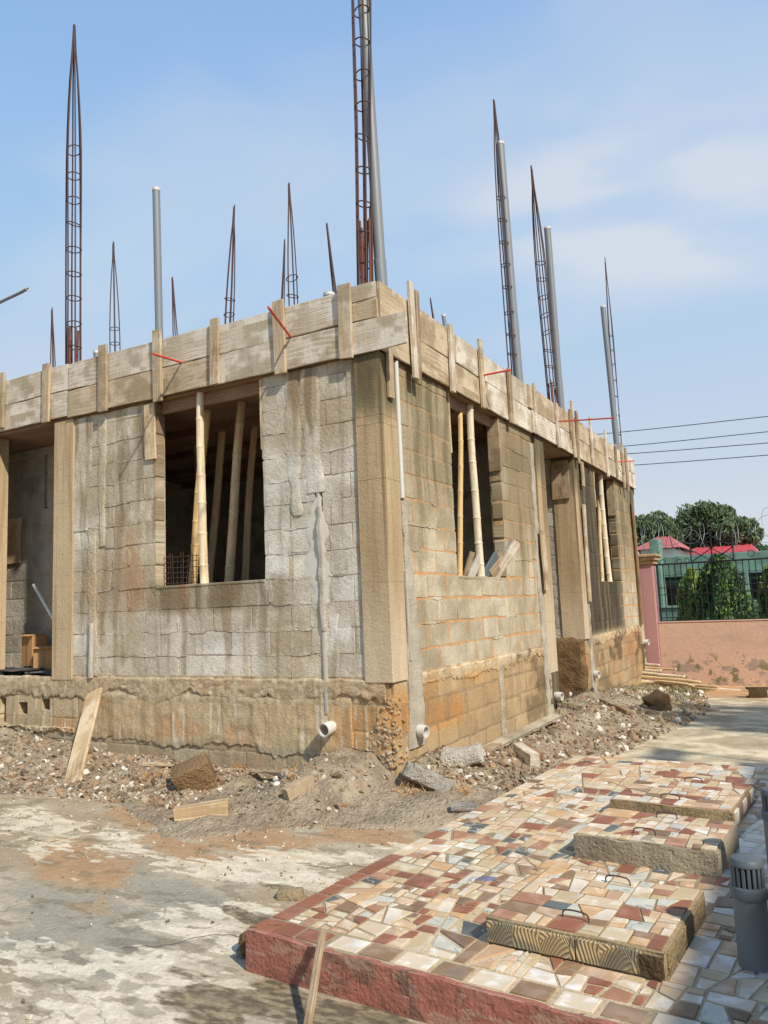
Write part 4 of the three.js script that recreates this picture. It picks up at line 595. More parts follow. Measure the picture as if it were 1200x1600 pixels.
function chunk(label, px, py, w, h, d, rot, mat, amp = 0.014, name = 'concrete_chunk', cat = 'concrete') { const p = onSoil(px, py); const m = mesh(name, roughBox(w, h, d, Math.max(0.025, w / 9), amp, 7, rr(0, 40)), mat); m.position.copy(p); m.position.y += h * 0.3; m.rotation.set(...rot); return tag(m, label, cat); }
chunk('large brown concrete block tilted on the rubble below the wide window', 303, 1228, 0.34, 0.26, 0.26, [0.35, 0.75, 0.12], bumped(greyT, gritT, 0.03, { color: C(196, 164, 124) }), 0.012);
chunk('grey concrete slab fragment tilted against the broken corner', 668, 1225, 0.42, 0.13, 0.3, [-0.35, 0.5, -0.3], M.greyRough, 0.02);
chunk('crusty grey concrete lump half buried on the bank beside the side wall', 720, 1192, 0.4, 0.16, 0.26, [0.1, 0.3, 0.2], M.greyRough, 0.035);
chunk('dark brown broken block on the grassy end of the bank', 1028, 1108, 0.3, 0.26, 0.3, [0.2, 0.6, 0.3], M.dark, 0.03);
chunk('flat brown fragment lying beside the dark block on the grassy bank', 1020, 1113, 0.22, 0.08, 0.2, [0.1, 0.2, 0.1], M.dark, 0.02);
chunk('pale stone stuck at the kerb of the tiled platform corner', 455, 1404, 0.14, 0.07, 0.1, [0, 0.4, 0], M.stone, 0.02, 'loose_stone', 'stone');
chunk('dark stone wedged beside the corner of the red kerb', 392, 1486, 0.07, 0.12, 0.12, [0, 0.3, 0.1], M.dark, 0.02, 'loose_stone', 'stone');
function log(label, p, q, h, w, mat, lift = 0.02) { const a = onSoil(...p), b = onSoil(...q), m = mesh('wood_offcut', plankGeo(a.distanceTo(b), h, w, { wear: 0.012, bow: 0.01 }), mat); const ax = b.clone().sub(a).normalize(), up = V(0, 1, 0).addScaledVector(ax, -ax.y).normalize(); m.quaternion.setFromRotationMatrix(new THREE.Matrix4().makeBasis(ax, up, ax.clone().cross(up))); m.position.copy(a).add(b).multiplyScalar(0.5); m.position.y += h * 0.5 - 0.012 + lift; return tag(m, label, 'wood offcut'); }
log('pale split log lying on the silt in front of the bank', [274, 1279], [357, 1270], 0.10, 0.11, M.woodN, 0);
log('weathered grey wood offcut lying on the earth mound', [446, 1250], [487, 1226], 0.09, 0.08, M.woodG, 0);
log('brown timber offcut lying on the stones beside the side wall', [808, 1180], [838, 1200], 0.10, 0.1, M.wood, 0.03);
log('second brown timber offcut under the first on the stones', [818, 1172], [842, 1190], 0.09, 0.09, M.woodD, 0.0);
log('grey board lying along the foot of the side wall', [742, 1186], [776, 1172], 0.05, 0.12, M.woodG, 0.03);
log('pale thin timber lying on the stones by the mossy wall', [1002, 1113], [1060, 1122], 0.07, 0.1, M.woodN, 0);
log('thin pale stick lying across the grassy end of the bank', [1042, 1099], [1124, 1112], 0.03, 0.03, M.woodW, 0);
log('grey weathered plank lying where the bank meets the mossy wall', [940, 1098], [985, 1118], 0.05, 0.08, M.woodG, 0.02);
log('white strip of board lying on the rubble at the wall foot', [222, 1196], [276, 1200], 0.02, 0.08, M.woodW, 0.02);
log('grey strip of board lying at the foot of the plinth under the pale stub', [396, 1210], [445, 1212], 0.02, 0.08, M.woodG, 0.02);
log('flat white board scrap in the rubble beside the tilted concrete block', [330, 1206], [376, 1206], 0.02, 0.05, M.woodW, 0.02);
{ const a = onSoil(706, 1268), b = a.clone().add(V(0.17, 0.0, -0.05)); a.y += 0.03; b.y = a.y; const t = thing('clay_pipe_offcut', 'short hollow grey pipe offcut beside the tiled platform', 'pipe', null, a.toArray()); mesh('tube', pipeGeo(V(0, 0, 0), b.sub(a), 0.034, 0.018), M.greyRough, t); }
{ const p = onSoil(1183, 1090), t = thing('concrete_channel', 'dark concrete channel block lying on the path end by the boundary wall', 'block', null, p.toArray(), 0.3); mesh('web', boxUV(roughBox(0.3, 0.14, 0.05, 0.04, 0.008).translate(0, 0.075, 0.08)), M.dark, t); mesh('flange', boxUV(roughBox(0.36, 0.04, 0.2, 0.04, 0.008).translate(0.02, 0.155, 0)), M.dark, t); mesh('flange', boxUV(roughBox(0.3, 0.03, 0.2, 0.04, 0.006).translate(0, 0.015, 0)), M.dark, t); }
// bamboo poles stacked by the boundary wall
[[[1004, 1037], [1030, 1040], 0.05], [[1004, 1044], [1034, 1048], 0.06], [[1028, 1043], [1056, 1046], 0.04], [[1004, 1050], [1070, 1058], 0.06], [[1004, 1056], [1095, 1066], 0.055], [[1006, 1062], [1156, 1079], 0.06], [[1010, 1067], [1122, 1074], 0.05], [[1044, 1065], [1085, 1073], 0.045]].forEach(([p, q, r], i) => {
  const y = (k) => -0.43 + (7 - i) * 0.035 + k, a = onAxis(...p, 'z', -10.6 - 0.10 * (7 - i)), b = onAxis(...q, 'z', -10.2 - 0.12 * (7 - i)); a.x -= 0.25;
  bamboo('weathered bamboo pole in the stack against the salmon boundary wall', a, b, r * 0.62, pick([bamb[2], bamb[0], bamb[2]]), 0.03, 'bamboo poles stacked by the boundary wall', 'bamboo_pole');
});
// loose stones: the larger ones each on their own, gravel as one mass
const stoneG = []; for (let i = 0; i < 7; i++) stoneG.push(stoneGeo(i * 7 + 1, 1, 1));
const stoneM = [[166, 148, 122], [152, 142, 124], [160, 132, 100], [140, 116, 88], [206, 198, 180], [150, 124, 96], [112, 94, 74]].map((c) => std({ color: C(...c), roughness: 0.95 }));
function bankSpot(big) { const r = rnd(); let x, z; if (r < 0.36) { x = rr(-5.6, -1.5); z = Math.pow(rnd(), 0.8) * (1.45 - 0.25 * (x + 5.6) / 4); } else if (r < 0.40) { x = rr(-1.5, 0); z = rr(0.1, 1.3); } else { const q = 0.1 + 10.6 * Math.pow(rnd(), 1.25); z = -q; x = Math.pow(rnd(), 0.75) * tab(bankT, q)[1] * 0.98; if (q < 1.2) x = Math.min(x, 1.05); } return [x, z]; }
for (let i = 0; i < 190; i++) { const [x, z] = bankSpot(), s = rr(0.022, 0.048) * (1 + Math.max(0, -z) * 0.05), m = mesh('rubble_stone', stoneG[i % 7], pick(stoneM)); m.scale.setScalar(s); m.position.set(x, soilTop(x, z) + s * 0.25, z); m.rotation.set(rr(0, 6), rr(0, 6), rr(0, 6)); const side = z < 0; tag(m, side ? 'fist sized broken stone in the rubble along the side wall' : 'fist sized broken stone in the rubble below the doorway and wide window', 'stone', side ? 'rubble stones along the side wall' : 'rubble stones along the front wall'); }
{ const N = 11500, im = new THREE.InstancedMesh(stoneGeo(3, 1, 0), std({ color: 0xffffff, roughness: 0.95 }), N), o = new THREE.Object3D(), pal = [C(166, 146, 118), C(156, 134, 104), C(140, 116, 88), C(190, 178, 156), C(130, 108, 82), C(160, 126, 94), C(150, 138, 118), C(138, 116, 90), C(152, 132, 104), C(146, 124, 96), C(100, 82, 62), C(212, 202, 184)];
  for (let i = 0; i < N; i++) { const [x, z] = bankSpot(), s = Math.pow(rnd(), 2.6) * 0.024 + 0.005; o.position.set(x, soilTop(x, z) + s * 0.3, z); o.rotation.set(rr(0, 6), rr(0, 6), rr(0, 6)); o.scale.set(s * rr(0.8, 1.6), s * rr(0.5, 1), s); o.updateMatrix(); im.setMatrixAt(i, o.matrix); im.setColorAt(i, pick(pal)); }
  im.name = 'gravel'; im.castShadow = im.receiveShadow = true; tag(im, 'small stones and crumbs scattered over the earth bank', 'gravel', null, 'stuff'); scene.add(im); }
{ const g = new THREE.BufferGeometry(); g.setAttribute('position', new THREE.Float32BufferAttribute([-0.5, 0, 0, 0.5, 0, 0, 0.15, 1, 0.3], 3)); g.setIndex([0, 1, 2]); g.computeVertexNormals(); const N = 2600, im = new THREE.InstancedMesh(g, std({ roughness: 0.8 }), N), o = new THREE.Object3D(), pal = [C(104, 116, 56), C(128, 132, 70), C(150, 140, 84), C(88, 100, 48)];
  for (let i = 0; i < N; i++) { const q = rr(8.2, 11.2), x = rr(0.1, 1.35), c = fbm(x * 3, q * 3, 2); if (c < 0.45) { o.scale.setScalar(0.0001); } else o.scale.set(0.012, rr(0.03, 0.09), 0.05); o.position.set(x, soilTop(x, -q) - 0.005, -q); o.rotation.set(rr(-0.5, 0.5), rr(0, 6), rr(-0.5, 0.5)); o.updateMatrix(); im.setMatrixAt(i, o.matrix); im.setColorAt(i, pick(pal)); }
  im.name = 'grass'; im.castShadow = im.receiveShadow = true; tag(im, 'sparse short grass growing on the bank by the boundary wall', 'grass', null, 'stuff'); scene.add(im); }
{ const g = new THREE.BufferGeometry(); g.setAttribute('position', new THREE.Float32BufferAttribute([-0.5, 0, 0, 0.5, 0, 0, 0.2, 1, 0.2], 3)); g.setIndex([0, 1, 2]); g.computeVertexNormals(); const im = new THREE.InstancedMesh(g, std({ roughness: 0.9 }), 420), o = new THREE.Object3D(); let i = 0;
  for (const [px, py, n, r] of [[235, 1218, 90, 0.12], [445, 1206, 60, 0.1], [640, 1238, 90, 0.14], [725, 1240, 60, 0.05], [375, 1200, 50, 0.06], [470, 1225, 70, 0.12]]) { const p = onSoil(px, py); for (let k = 0; k < n; k++, i++) { const x = p.x + rr(-r, r), z = p.z + rr(-r, r); o.position.set(x, soilTop(x, z) + 0.005, z); o.rotation.set(rr(-1.5, 1.5), rr(0, 6), rr(-1.4, 1.4)); o.scale.set(0.006, rr(0.06, 0.17), 0.05); o.updateMatrix(); im.setMatrixAt(i, o.matrix); im.setColorAt(i, pick([C(196, 150, 92), C(170, 122, 76), C(206, 176, 124)])); } }
  im.name = 'dry_straw'; im.castShadow = true; tag(im, 'wisps of dry straw lying on the earth bank', 'straw', null, 'stuff'); scene.add(im); }
{ const N = 1500, im = new THREE.InstancedMesh(stoneGeo(5, 1, 0), std({ color: 0xffffff, roughness: 0.95 }), N), o = new THREE.Object3D(), pal = [C(170, 150, 120), C(150, 128, 98), C(206, 194, 170), C(120, 100, 76)];
  for (let i = 0; i < N; i++) { const a = rnd(), x = rr(-4.5, 1.1), z = a < 0.6 ? rr(1.0, 2.4) : rr(1.2, 4.6), s = Math.pow(rnd(), 2.5) * 0.009 + 0.0025; o.position.set(x, -0.166 + s * 0.3, z); if (x > 0.9 && z < 3.3 || x > 0.75) o.position.x -= 1.2; o.rotation.set(rr(0, 6), rr(0, 6), rr(0, 6)); o.scale.set(s * 1.3, s * 0.8, s); o.updateMatrix(); im.setMatrixAt(i, o.matrix); im.setColorAt(i, pick(pal)); }
  im.name = 'yard_grit'; im.castShadow = im.receiveShadow = true; tag(im, 'loose grit scattered over the concrete yard', 'grit', null, 'stuff'); scene.add(im); }
console.log('bank');

// ================================================================== THE TILED PLATFORM
const SLAB = { x: 0.97, z: 3.2, a: -4.5 * Math.PI / 180 };
const platform = thing('tiled_platform', 'low red kerbed platform paved with broken marble and terracotta tiles', 'platform', null, [SLAB.x, 0, SLAB.z], SLAB.a);
const redT = tex(512, 256, 1.2, 0.6, (u, v) => { const x = u / 1.2, y = v / 0.6; const f = fbm(x * 8, y * 4, 5, 4), k = fbm(x * 20, y * 10, 4, 10); let c = mc([148, 88, 72], [172, 110, 90], f); c = mc(c, [124, 72, 58], sstep(0.55, 0.75, k) * 0.6); c = mc(c, [186, 150, 124], sstep(0.68, 0.78, k) * 0.5); c = mc(c, [104, 84, 66], sstep(0.5, 0.7, fbm(x * 12 + 5, y * 5, 5)) * 0.6); c = mc(c, [178, 150, 126], sstep(0.6, 0.72, fbm(x * 9 + 50, y * 14, 4)) * 0.5); return sc(c, 0.95 + 0.1 * n2(x * 200, y * 100, 100)); });
const redM = bumped(redT, gritT, 0.009), groutT = tex(512, 512, 2.2, 2.2, (u, v) => { const x = u / 2.2, y = v / 2.2; const f = fbm(x * 9, y * 9, 5, 9), g = fbm(x * 4, y * 4, 3, 4); let c = mc([168, 146, 112], [206, 186, 150], f); c = mc(c, [126, 110, 84], sstep(0.5, 0.7, g) * 0.6); return sc(c, 0.93 + 0.14 * n2(x * 256, y * 256, 256)); }), groutM = bumped(groutT, gritT, 0.01);
mesh('bed', roughBox(2.9, 0.30, 4.3, 0.09, 0.004, 4).translate(1.45, -0.152, -2.15), groutM, platform);
mesh('kerb_face', roughBox(2.9, 0.178, 0.035, 0.03, 0.006, 9, 3).translate(1.45, -0.088, 0.006), redM, platform);
mesh('kerb_face', boxUV(roughBox(4.3, 0.15, 0.03, 0.04, 0.006, 9, 7).rotateY(Math.PI / 2).translate(0.0, -0.094, -2.15)), redM, platform);
const mottleT = tex(512, 512, 0.5, 0.5, (u, v) => { const x = u / 0.5, y = v / 0.5; const f = fbm(x * 5, y * 5, 5, 5), r = Math.abs(fbm(x * 4 + 3, y * 4, 4, 4) - 0.5); let k = 0.72 + 0.34 * f; let c = [k * 255, k * 252, k * 246]; if (r < 0.02) c = mc(c, [255, 246, 226], 0.55 * (1 - r / 0.02)); c = mc(c, [216, 200, 174], sstep(0.42, 0.62, fbm(x * 7 + 9, y * 7, 5, 7)) * 0.8); return c; });
const veinT = tex(512, 512, 0.5, 0.5, (u, v) => { const x = u / 0.5, y = v / 0.5; const f = fbm(x * 4, y * 4, 5, 4), r = Math.abs(fbm(x * 3 + fbm(x * 6, y * 6, 3, 6), y * 3, 5, 0) - 0.5); let c = mc([58, 64, 66], [112, 120, 116], f); if (r < 0.03) c = mc(c, [206, 206, 196], 0.9 * (1 - r / 0.03)); return c; });
const greenT = tex(512, 512, 0.5, 0.5, (u, v) => { const x = u / 0.5, y = v / 0.5; const f = fbm(x * 5, y * 5, 5, 5), r = Math.abs(fbm(x * 4 + fbm(x * 5, y * 5, 3, 5), y * 4, 5, 0) - 0.5); let c = mc([166, 162, 144], [218, 212, 192], f); if (r < 0.025) c = mc(c, [104, 116, 104], 0.6 * (1 - r / 0.025)); return c; });
const tileMats = [];
for (const [r, g, b, w] of [[166, 104, 82, 4], [150, 92, 74, 4], [190, 140, 116, 4], [246, 236, 216, 9], [255, 250, 240, 8], [238, 218, 190, 7], [236, 200, 156, 4], [156, 130, 106, 3], [134, 112, 92, 2], [222, 192, 164, 5], [228, 216, 184, 9]]) { const m = bumped(mottleT, gritT, 0.0015, { color: C(mix(r, 202, 0.18), mix(g, 178, 0.18), mix(b, 154, 0.18)), roughness: 0.7 }); for (let i = 0; i < w; i++) tileMats.push(m); }
const veinM = bumped(veinT, gritT, 0.001, { roughness: 0.4 }), greenM = bumped(greenT, gritT, 0.001, { roughness: 0.45 }), creamM = tileMats[23], brownM = tileMats[41];
for (let i = 0; i < 7; i++) tileMats.push(greenM); for (let i = 0; i < 2; i++) tileMats.push(veinM);
const blueM = bumped(mottleT, gritT, 0.001, { color: C(120, 128, 168), roughness: 0.4 });
const area = (p) => { let s = 0; for (let i = 0; i < p.length; i++) { const a = p[i], b = p[(i + 1) % p.length]; s += a[0] * b[1] - b[0] * a[1]; } return s / 2; };
const cent = (p) => { let x = 0, y = 0; for (const q of p) { x += q[0]; y += q[1]; } return [x / p.length, y / p.length]; };
function clip(p, a, n) { const out = []; for (let i = 0; i < p.length; i++) { const q = p[i], r = p[(i + 1) % p.length], d = (q[0] - a[0]) * n[0] + (q[1] - a[1]) * n[1], e = (r[0] - a[0]) * n[0] + (r[1] - a[1]) * n[1]; if (d >= 0) out.push(q); if (d * e < 0) { const t = d / (d - e); out.push([mix(q[0], r[0], t), mix(q[1], r[1], t)]); } } return out; }
function shatter(p, target, out) {
  if (p.length < 3) return; const A = Math.abs(area(p)); if (A < target * Math.exp(rr(-1.3, 1.15))) { out.push(p); return; }
  const c = cent(p); let best = 0, dir = 0; for (let i = 0; i < p.length; i++) for (let j = i + 1; j < p.length; j++) { const L = Math.hypot(p[i][0] - p[j][0], p[i][1] - p[j][1]); if (L > best) { best = L; dir = Math.atan2(p[j][1] - p[i][1], p[j][0] - p[i][0]); } }
  const w0 = Math.max(...p.map((q) => q[0])) - Math.min(...p.map((q) => q[0])), h0 = Math.max(...p.map((q) => q[1])) - Math.min(...p.map((q) => q[1])), a = (w0 > h0 * 0.85 ? 0 : Math.PI / 2) + (rnd() < 0.62 ? rr(-0.1, 0.1) : rr(-0.55, 0.55)), n = [Math.cos(a), Math.sin(a)], o = [c[0] + rr(-0.12, 0.12) * best * n[0], c[1] + rr(-0.12, 0.12) * best * n[1]];
  shatter(clip(p, o, n), target, out); shatter(clip(p, o, [-n[0], -n[1]]), target, out);
}
function inset(p, d) { const s = area(p) > 0 ? 1 : -1; let q = p.slice(); for (let i = 0; i < p.length; i++) { const a = p[i], b = p[(i + 1) % p.length], L = Math.hypot(b[0] - a[0], b[1] - a[1]); if (L < 1e-4) continue; const n = [-(b[1] - a[1]) / L * s, (b[0] - a[0]) / L * s]; q = clip(q, [a[0] + n[0] * d, a[1] + n[1] * d], n); if (q.length < 3) return []; } return q; }
function tileGeo(p, y0, h) {                  // p in (u, v); slab-local x = u, z = -v
  const c = cent(p), pos = [], uv = [], ou = rr(0, 5), ov = rr(0, 5), tx = rr(-0.012, 0.012), tz = rr(-0.012, 0.012), ccw = area(p) > 0;
  const Y = (q) => y0 + h + (q[0] - c[0]) * tx + (q[1] - c[1]) * tz, top = (q) => [q[0], Y(q), -q[1]], k = 0.0015, mid = p.map((q) => { const L = Math.hypot(q[0] - c[0], q[1] - c[1]) || 1; return [q[0] - (q[0] - c[0]) / L * k * 2, q[1] - (q[1] - c[1]) / L * k * 2]; });
  const tri = (a, b, d) => { for (const q of ccw ? [a, b, d] : [a, d, b]) { pos.push(...q); uv.push(q[0] + ou, -q[2] + ov); } };
  for (let i = 1; i < p.length - 1; i++) tri(top(mid[0]), top(mid[i]), top(mid[i + 1]));
  for (let i = 0; i < p.length; i++) { const j = (i + 1) % p.length, a = top(mid[i]), b = top(mid[j]), e = [p[i][0], Y(p[i]) - k, -p[i][1]], f = [p[j][0], Y(p[j]) - k, -p[j][1]], e2 = [p[i][0], y0 - 0.008, -p[i][1]], f2 = [p[j][0], y0 - 0.008, -p[j][1]]; tri(a, e, f); tri(a, f, b); tri(e, e2, f2); tri(e, f2, f); }
  const g = new THREE.BufferGeometry(); g.setAttribute('position', new THREE.Float32BufferAttribute(pos, 3)); g.setAttribute('uv', new THREE.Float32BufferAttribute(uv, 2)); g.computeVertexNormals(); return g;
}
const rect = (a, b, c, d) => [[a, c], [b, c], [b, d], [a, d]];
const covers = [[1.0, 1.72, 0.36, 1.06, 0.10], [0.95, 1.69, 1.54, 2.13, 0.125], [0.87, 1.61, 2.44, 3.20, 0.10]];
{
  const list = [];
  for (let k = 0; k < 15; k++) { const u = 0.42 + k * 0.165; list.push([rect(u, u + 0.155, 0.015, 0.135), k % 2 ? brownM : creamM]); }
  { const out = []; shatter(rect(0.0, 0.40, 0.01, 0.13), 0.018, out); for (const p of out) list.push([p, tileMats[Math.floor(rnd() * 6)]]); }
  { for (let k = 0; k < 12; k++) { const out = []; shatter(rect(0.0, 0.10, 0.14 + k * 0.34, 0.14 + (k + 1) * 0.34), 0.016, out); for (const p of out) list.push([p, k < 2 ? tileMats[Math.floor(rnd() * 9)] : pick(tileMats)]); } }
  for (const [a, b, c, d, ta] of [[0.10, 0.95, 0.14, 1.3, 0.013], [0.95, 2.9, 0.14, 0.36, 0.014], [1.72, 2.9, 0.36, 1.3, 0.017], [0.98, 1.75, 1.04, 1.56, 0.014], [0.10, 0.98, 1.3, 2.6, 0.017], [1.68, 2.9, 1.3, 2.6, 0.02], [0.86, 1.70, 2.1, 2.46, 0.015], [0.10, 0.9, 2.6, 4.28, 0.024], [0.88, 1.66, 3.18, 4.28, 0.024], [1.62, 2.9, 2.6, 4.28, 0.028]]) {
    const out = []; shatter(rect(a, b, c, d), ta * 0.72, out);
    for (const p of out) { if (rnd() < 0.02) { const c2 = cent(p); for (let q = 0; q < p.length; q++) { const t = [c2, p[q], p[(q + 1) % p.length]]; list.push([t, pick(tileMats)]); } } else list.push([p, pick(tileMats)]); }
  }
  list.push([[[0.60, 0.98], [0.70, 1.0], [0.74, 1.08], [0.63, 1.07]], blueM]);
  const cand = [];
  for (const [p0, m] of list) { const p = inset(p0, rr(0.004, 0.011)); if (p.length < 3 || Math.abs(area(p)) < 0.0004) continue; const c = cent(p); if (covers.some((k) => c[0] > k[0] && c[0] < k[1] && c[1] > k[2] && c[1] < k[3])) continue; const w = V(SLAB.x + c[0], 0, SLAB.z - c[1]), d = depthOf(w); cand.push([Math.abs(area(p)) / d / d / d, p, m]); }
  cand.sort((a, b) => b[0] - a[0]);
  const rest = new Map(), shade = tileMats;
  cand.forEach(([, p, m], i) => { const g = tileGeo(p, 0.0, rr(0.001, 0.0045)); if (i < 296) mesh('tile', g, m, platform); else { if (!rest.has(m)) rest.set(m, []); rest.get(m).push(g); } });
  const mats = [...rest.keys()], gs = mats.map((m) => mergeGeometries(rest.get(m)));
  if (gs.length) { const g = mergeGeometries(gs, true), m = mesh('small_tiles', g, mats, platform); m.userData.kind = 'stuff'; }
}
// carved tile on the front of the nearest cover: rows of leaf ribs
const ribF = (u, v) => { const k = Math.floor(u / 0.12), s = u / 0.12 - k, c = v / 0.1 - 0.5 - 0.35 * Math.sin(s * 3.1); return Math.sin((u + Math.abs(c) * 0.05 * (k % 2 ? 1 : -1)) * 400 + Math.abs(c) * 9); };
const ribT = tex(1024, 128, 0.72, 0.1, (u, v) => { const k = 0.5 + 0.5 * ribF(u, v); let c = mc([152, 128, 88], [200, 176, 130], k); c = mc(c, [104, 104, 90], sstep(0.5, 0.66, fbm(u * 9, v * 12, 3)) * 0.6); return c; });
const ribB = tex(1024, 128, 0.72, 0.1, (u, v) => g3(127 + 127 * ribF(u, v)), { data: true });
const coverNames = ['thick tiled manhole cover with carved leaf pattern along one face', 'tiled manhole cover with bare grey cement sides between the other two', 'tiled manhole cover at the path end of the platform'];
covers.forEach(([a, b, c, d, h], i) => {
  const p = platform.localToWorld(V((a + b) / 2, 0, -(c + d) / 2)), t = thing('manhole_cover', coverNames[i], 'manhole cover', 'manhole covers on the tiled platform', [p.x, 0.0, p.z], SLAB.a), W = b - a, D = d - c;
  mesh('cement_block', roughBox(W, h + 0.02, D, 0.035, i === 1 ? 0.010 : 0.006, 8, i * 5).translate(0, h / 2 - 0.01, 0), bumped(greyT, gritT, 0.012, { color: i === 1 ? C(216, 206, 186) : C(226, 206, 168) }), t);
  const out = []; shatter(rect(-W / 2 + 0.012, W / 2 - 0.012, -D / 2 + 0.012, D / 2 - 0.012), 0.012, out);
  for (const q of out) { const s = inset(q, rr(0.003, 0.006)); if (s.length > 2 && Math.abs(area(s)) > 0.0005) mesh('tile', tileGeo(s, h + 0.003, rr(0.001, 0.004)), pick(tileMats), t); }
  for (const [hu, hv] of [[0, -D / 2 + 0.13], [0.03, D / 2 - 0.10]]) { const w = 0.055, m = mesh('handle', tube([V(-w, -0.02, 0), V(-w, 0.02, 0), V(-w + 0.01, 0.03, 0), V(w - 0.01, 0.03, 0), V(w, 0.02, 0), V(w, -0.02, 0)], 0.0036, 8, 40), M.rust, t); m.position.set(hu - 0.02, h + 0.004, -hv); m.rotation.y = rr(-0.1, 0.1); }
  if (i === 0) { for (const [u0, u1] of [[-0.355, 0.02], [0.025, 0.28]]) mesh('carved_tile', cb(u0, u1, 0.008, 0.092, D / 2 - 0.004, D / 2 + 0.012, 0.003), bumped(ribT, ribB, 0.005, { roughness: 0.8 }), t); mesh('stone_insert', roughBox(0.09, 0.075, 0.03, 0.02, 0.006, 9).translate(0.31, 0.045, D / 2 + 0.002), M.dark, t); }
  if (i !== 1) for (let k = 0; k < 5; k++) mesh('side_tile', cb(W / 2 - 0.006, W / 2 + 0.008, 0.012, h - 0.012, -D / 2 + 0.03 + k * (D - 0.05) / 5, -D / 2 + 0.03 + (k + 0.92) * (D - 0.05) / 5, 0.002), i === 0 ? bumped(greyT, gritT, 0.02, { color: C(200, 180, 140) }) : pick([creamM, brownM, tileMats[2]]), t);
});
// puddle lying on the tiles beside the covers
{ const s = new THREE.Shape(); const n = 40; for (let k = 0; k <= n; k++) { const a = k / n * Math.PI * 2, r = 0.75 + 0.45 * fbm(Math.cos(a) * 1.4 + 4, Math.sin(a) * 1.4 + 4, 3), x = 2.12 + Math.cos(a) * 0.48 * r, y = 2.35 + Math.sin(a) * 0.85 * r; k ? s.lineTo(x, y) : s.moveTo(x, y); }
  const g = new THREE.ShapeGeometry(s).rotateX(-Math.PI / 2).translate(0, 0.0085, 0), m = mesh('puddle', g, new THREE.MeshPhysicalMaterial({ color: 0xffffff, roughness: 0.03, transmission: 1, thickness: 0, ior: 1.33, side: THREE.DoubleSide })); m.position.set(SLAB.x, 0, SLAB.z); m.rotation.y = SLAB.a; tag(m, 'shallow puddle lying on the tiles beside the covers', 'puddle', null, 'structure'); }
// vent pipes
function vent(label, px, py, topPy, r) {
  const b = onY(px, py, 0.0), H = upright(px, topPy, b).y, t = thing('vent_pipe', label, 'vent pipe', 'vent pipes on the tiled platform', [b.x, 0, b.z]);
  const lathe = (pts, seg = 28) => toCreasedNormals(new THREE.LatheGeometry(pts.map((p) => new THREE.Vector2(...p)), seg), 0.6);
  const c0 = H - 0.15, s0 = H - 0.105, s1 = H - 0.03;
  mesh('tube', lathe([[0.001, 0.0], [r, 0.0], [r, c0 + 0.01], [r - 0.006, c0 + 0.01], [r - 0.006, 0.01]]), std({ color: C(112, 115, 112), roughness: 0.6 }), t);
  mesh('collar', lathe([[r, c0], [r + 0.007, c0 + 0.003], [r + 0.009, c0 + 0.02], [r + 0.004, s0 - 0.004], [r - 0.002, s0], [r - 0.01, s0], [r - 0.01, c0]]), M.pvcD, t);
  for (let k = 0; k < 18; k++) { const a = k / 18 * Math.PI * 2, m = mesh('louvre_bar', boxUV(chamferBox(0.009, s1 - s0 + 0.01, 0.012, 0.0015)), M.pvcD, t); m.position.set(Math.cos(a) * (r - 0.006), (s0 + s1) / 2, Math.sin(a) * (r - 0.006)); m.rotation.y = -a; }
  mesh('cap', lathe([[r - 0.012, s1 - 0.004], [r + 0.001, s1 - 0.002], [r + 0.001, s1 + 0.008], [r - 0.006, s1 + 0.022], [r * 0.6, s1 + 0.029], [0.001, s1 + 0.031]]), M.pvcD, t);
  mesh('inner_tube', lathe([[0.001, s0 - 0.01], [r - 0.02, s0 - 0.01], [r - 0.02, s1], [0.001, s1]], 16), M.black, t);
}
vent('grey vent pipe with slotted cap beside the carved manhole cover', 1181, 1510, 1336, 0.06);
vent('grey vent pipe with slotted cap standing beyond the puddle', 1224, 1385, 1230, 0.06);
// the stick in front of the kerb
{ const a = platform.localToWorld(V(0.36, 0.045, 0.03)), top = (() => { const d = rayOf(505, 1456), n = V(-Math.sin(-SLAB.a), 0, Math.cos(SLAB.a)), p0 = platform.localToWorld(V(0, 0, 0.05)); return CAM.clone().addScaledVector(d, p0.clone().sub(CAM).dot(n) / d.dot(n)); })(), bot = onY(476, 1622, -0.165), L = top.distanceTo(bot), ax = top.clone().sub(bot).normalize(), w = V(1, 0, 0.3).addScaledVector(ax, -V(1, 0, 0.3).dot(ax)).normalize();
  const m = mesh('wooden_stick', plankGeo(L, 0.03, 0.022, { wear: 0.002 }), M.woodG); m.quaternion.setFromRotationMatrix(new THREE.Matrix4().makeBasis(ax, w, ax.clone().cross(w))); m.position.copy(top).add(bot).multiplyScalar(0.5); tag(m, 'thin square wooden stick leaning on the red kerb', 'stick'); }
console.log('platform');

// ================================================================== BOUNDARY WALL AND BEYOND
const BZ = -11.62;
const salT = tex(768, 384, 6, 1.6, (u, v) => { const f = fbm(u * 2 + 4, v * 2, 5), k = fbm(u * 5, v * 6 + 20, 5); let c = mc([200, 162, 136], [212, 176, 150], f); c = mc(c, [170, 148, 128], sstep(0.55, 0.75, fbm(u * 1.2 + 9, v * 3, 4)) * 0.35); const low = 1 - sstep(0.28, 0.72, v - 0.1 * Math.sin(u * 1.3)); c = mc(c, [150, 134, 118], sstep(0.65, 0.68, k * 0.8 + 0.2 * low) * sstep(0.05, 0.3, low) * 0.7); c = mc(c, [112, 108, 72], sstep(0.62, 0.7, fbm(u * 8, v * 8 + 70, 4)) * low * 0.8);  return sc(c, 0.96 + 0.08 * n2(u * 60, v * 60)); }, { off: [0, 0] });
const salM = bumped(salT, gritT, 0.006), mauveM = std({ color: C(178, 130, 124), bumpMap: gritT, bumpScale: 0.004 }), capM = bumped(greyT, gritT, 0.006, { color: C(255, 228, 190) });
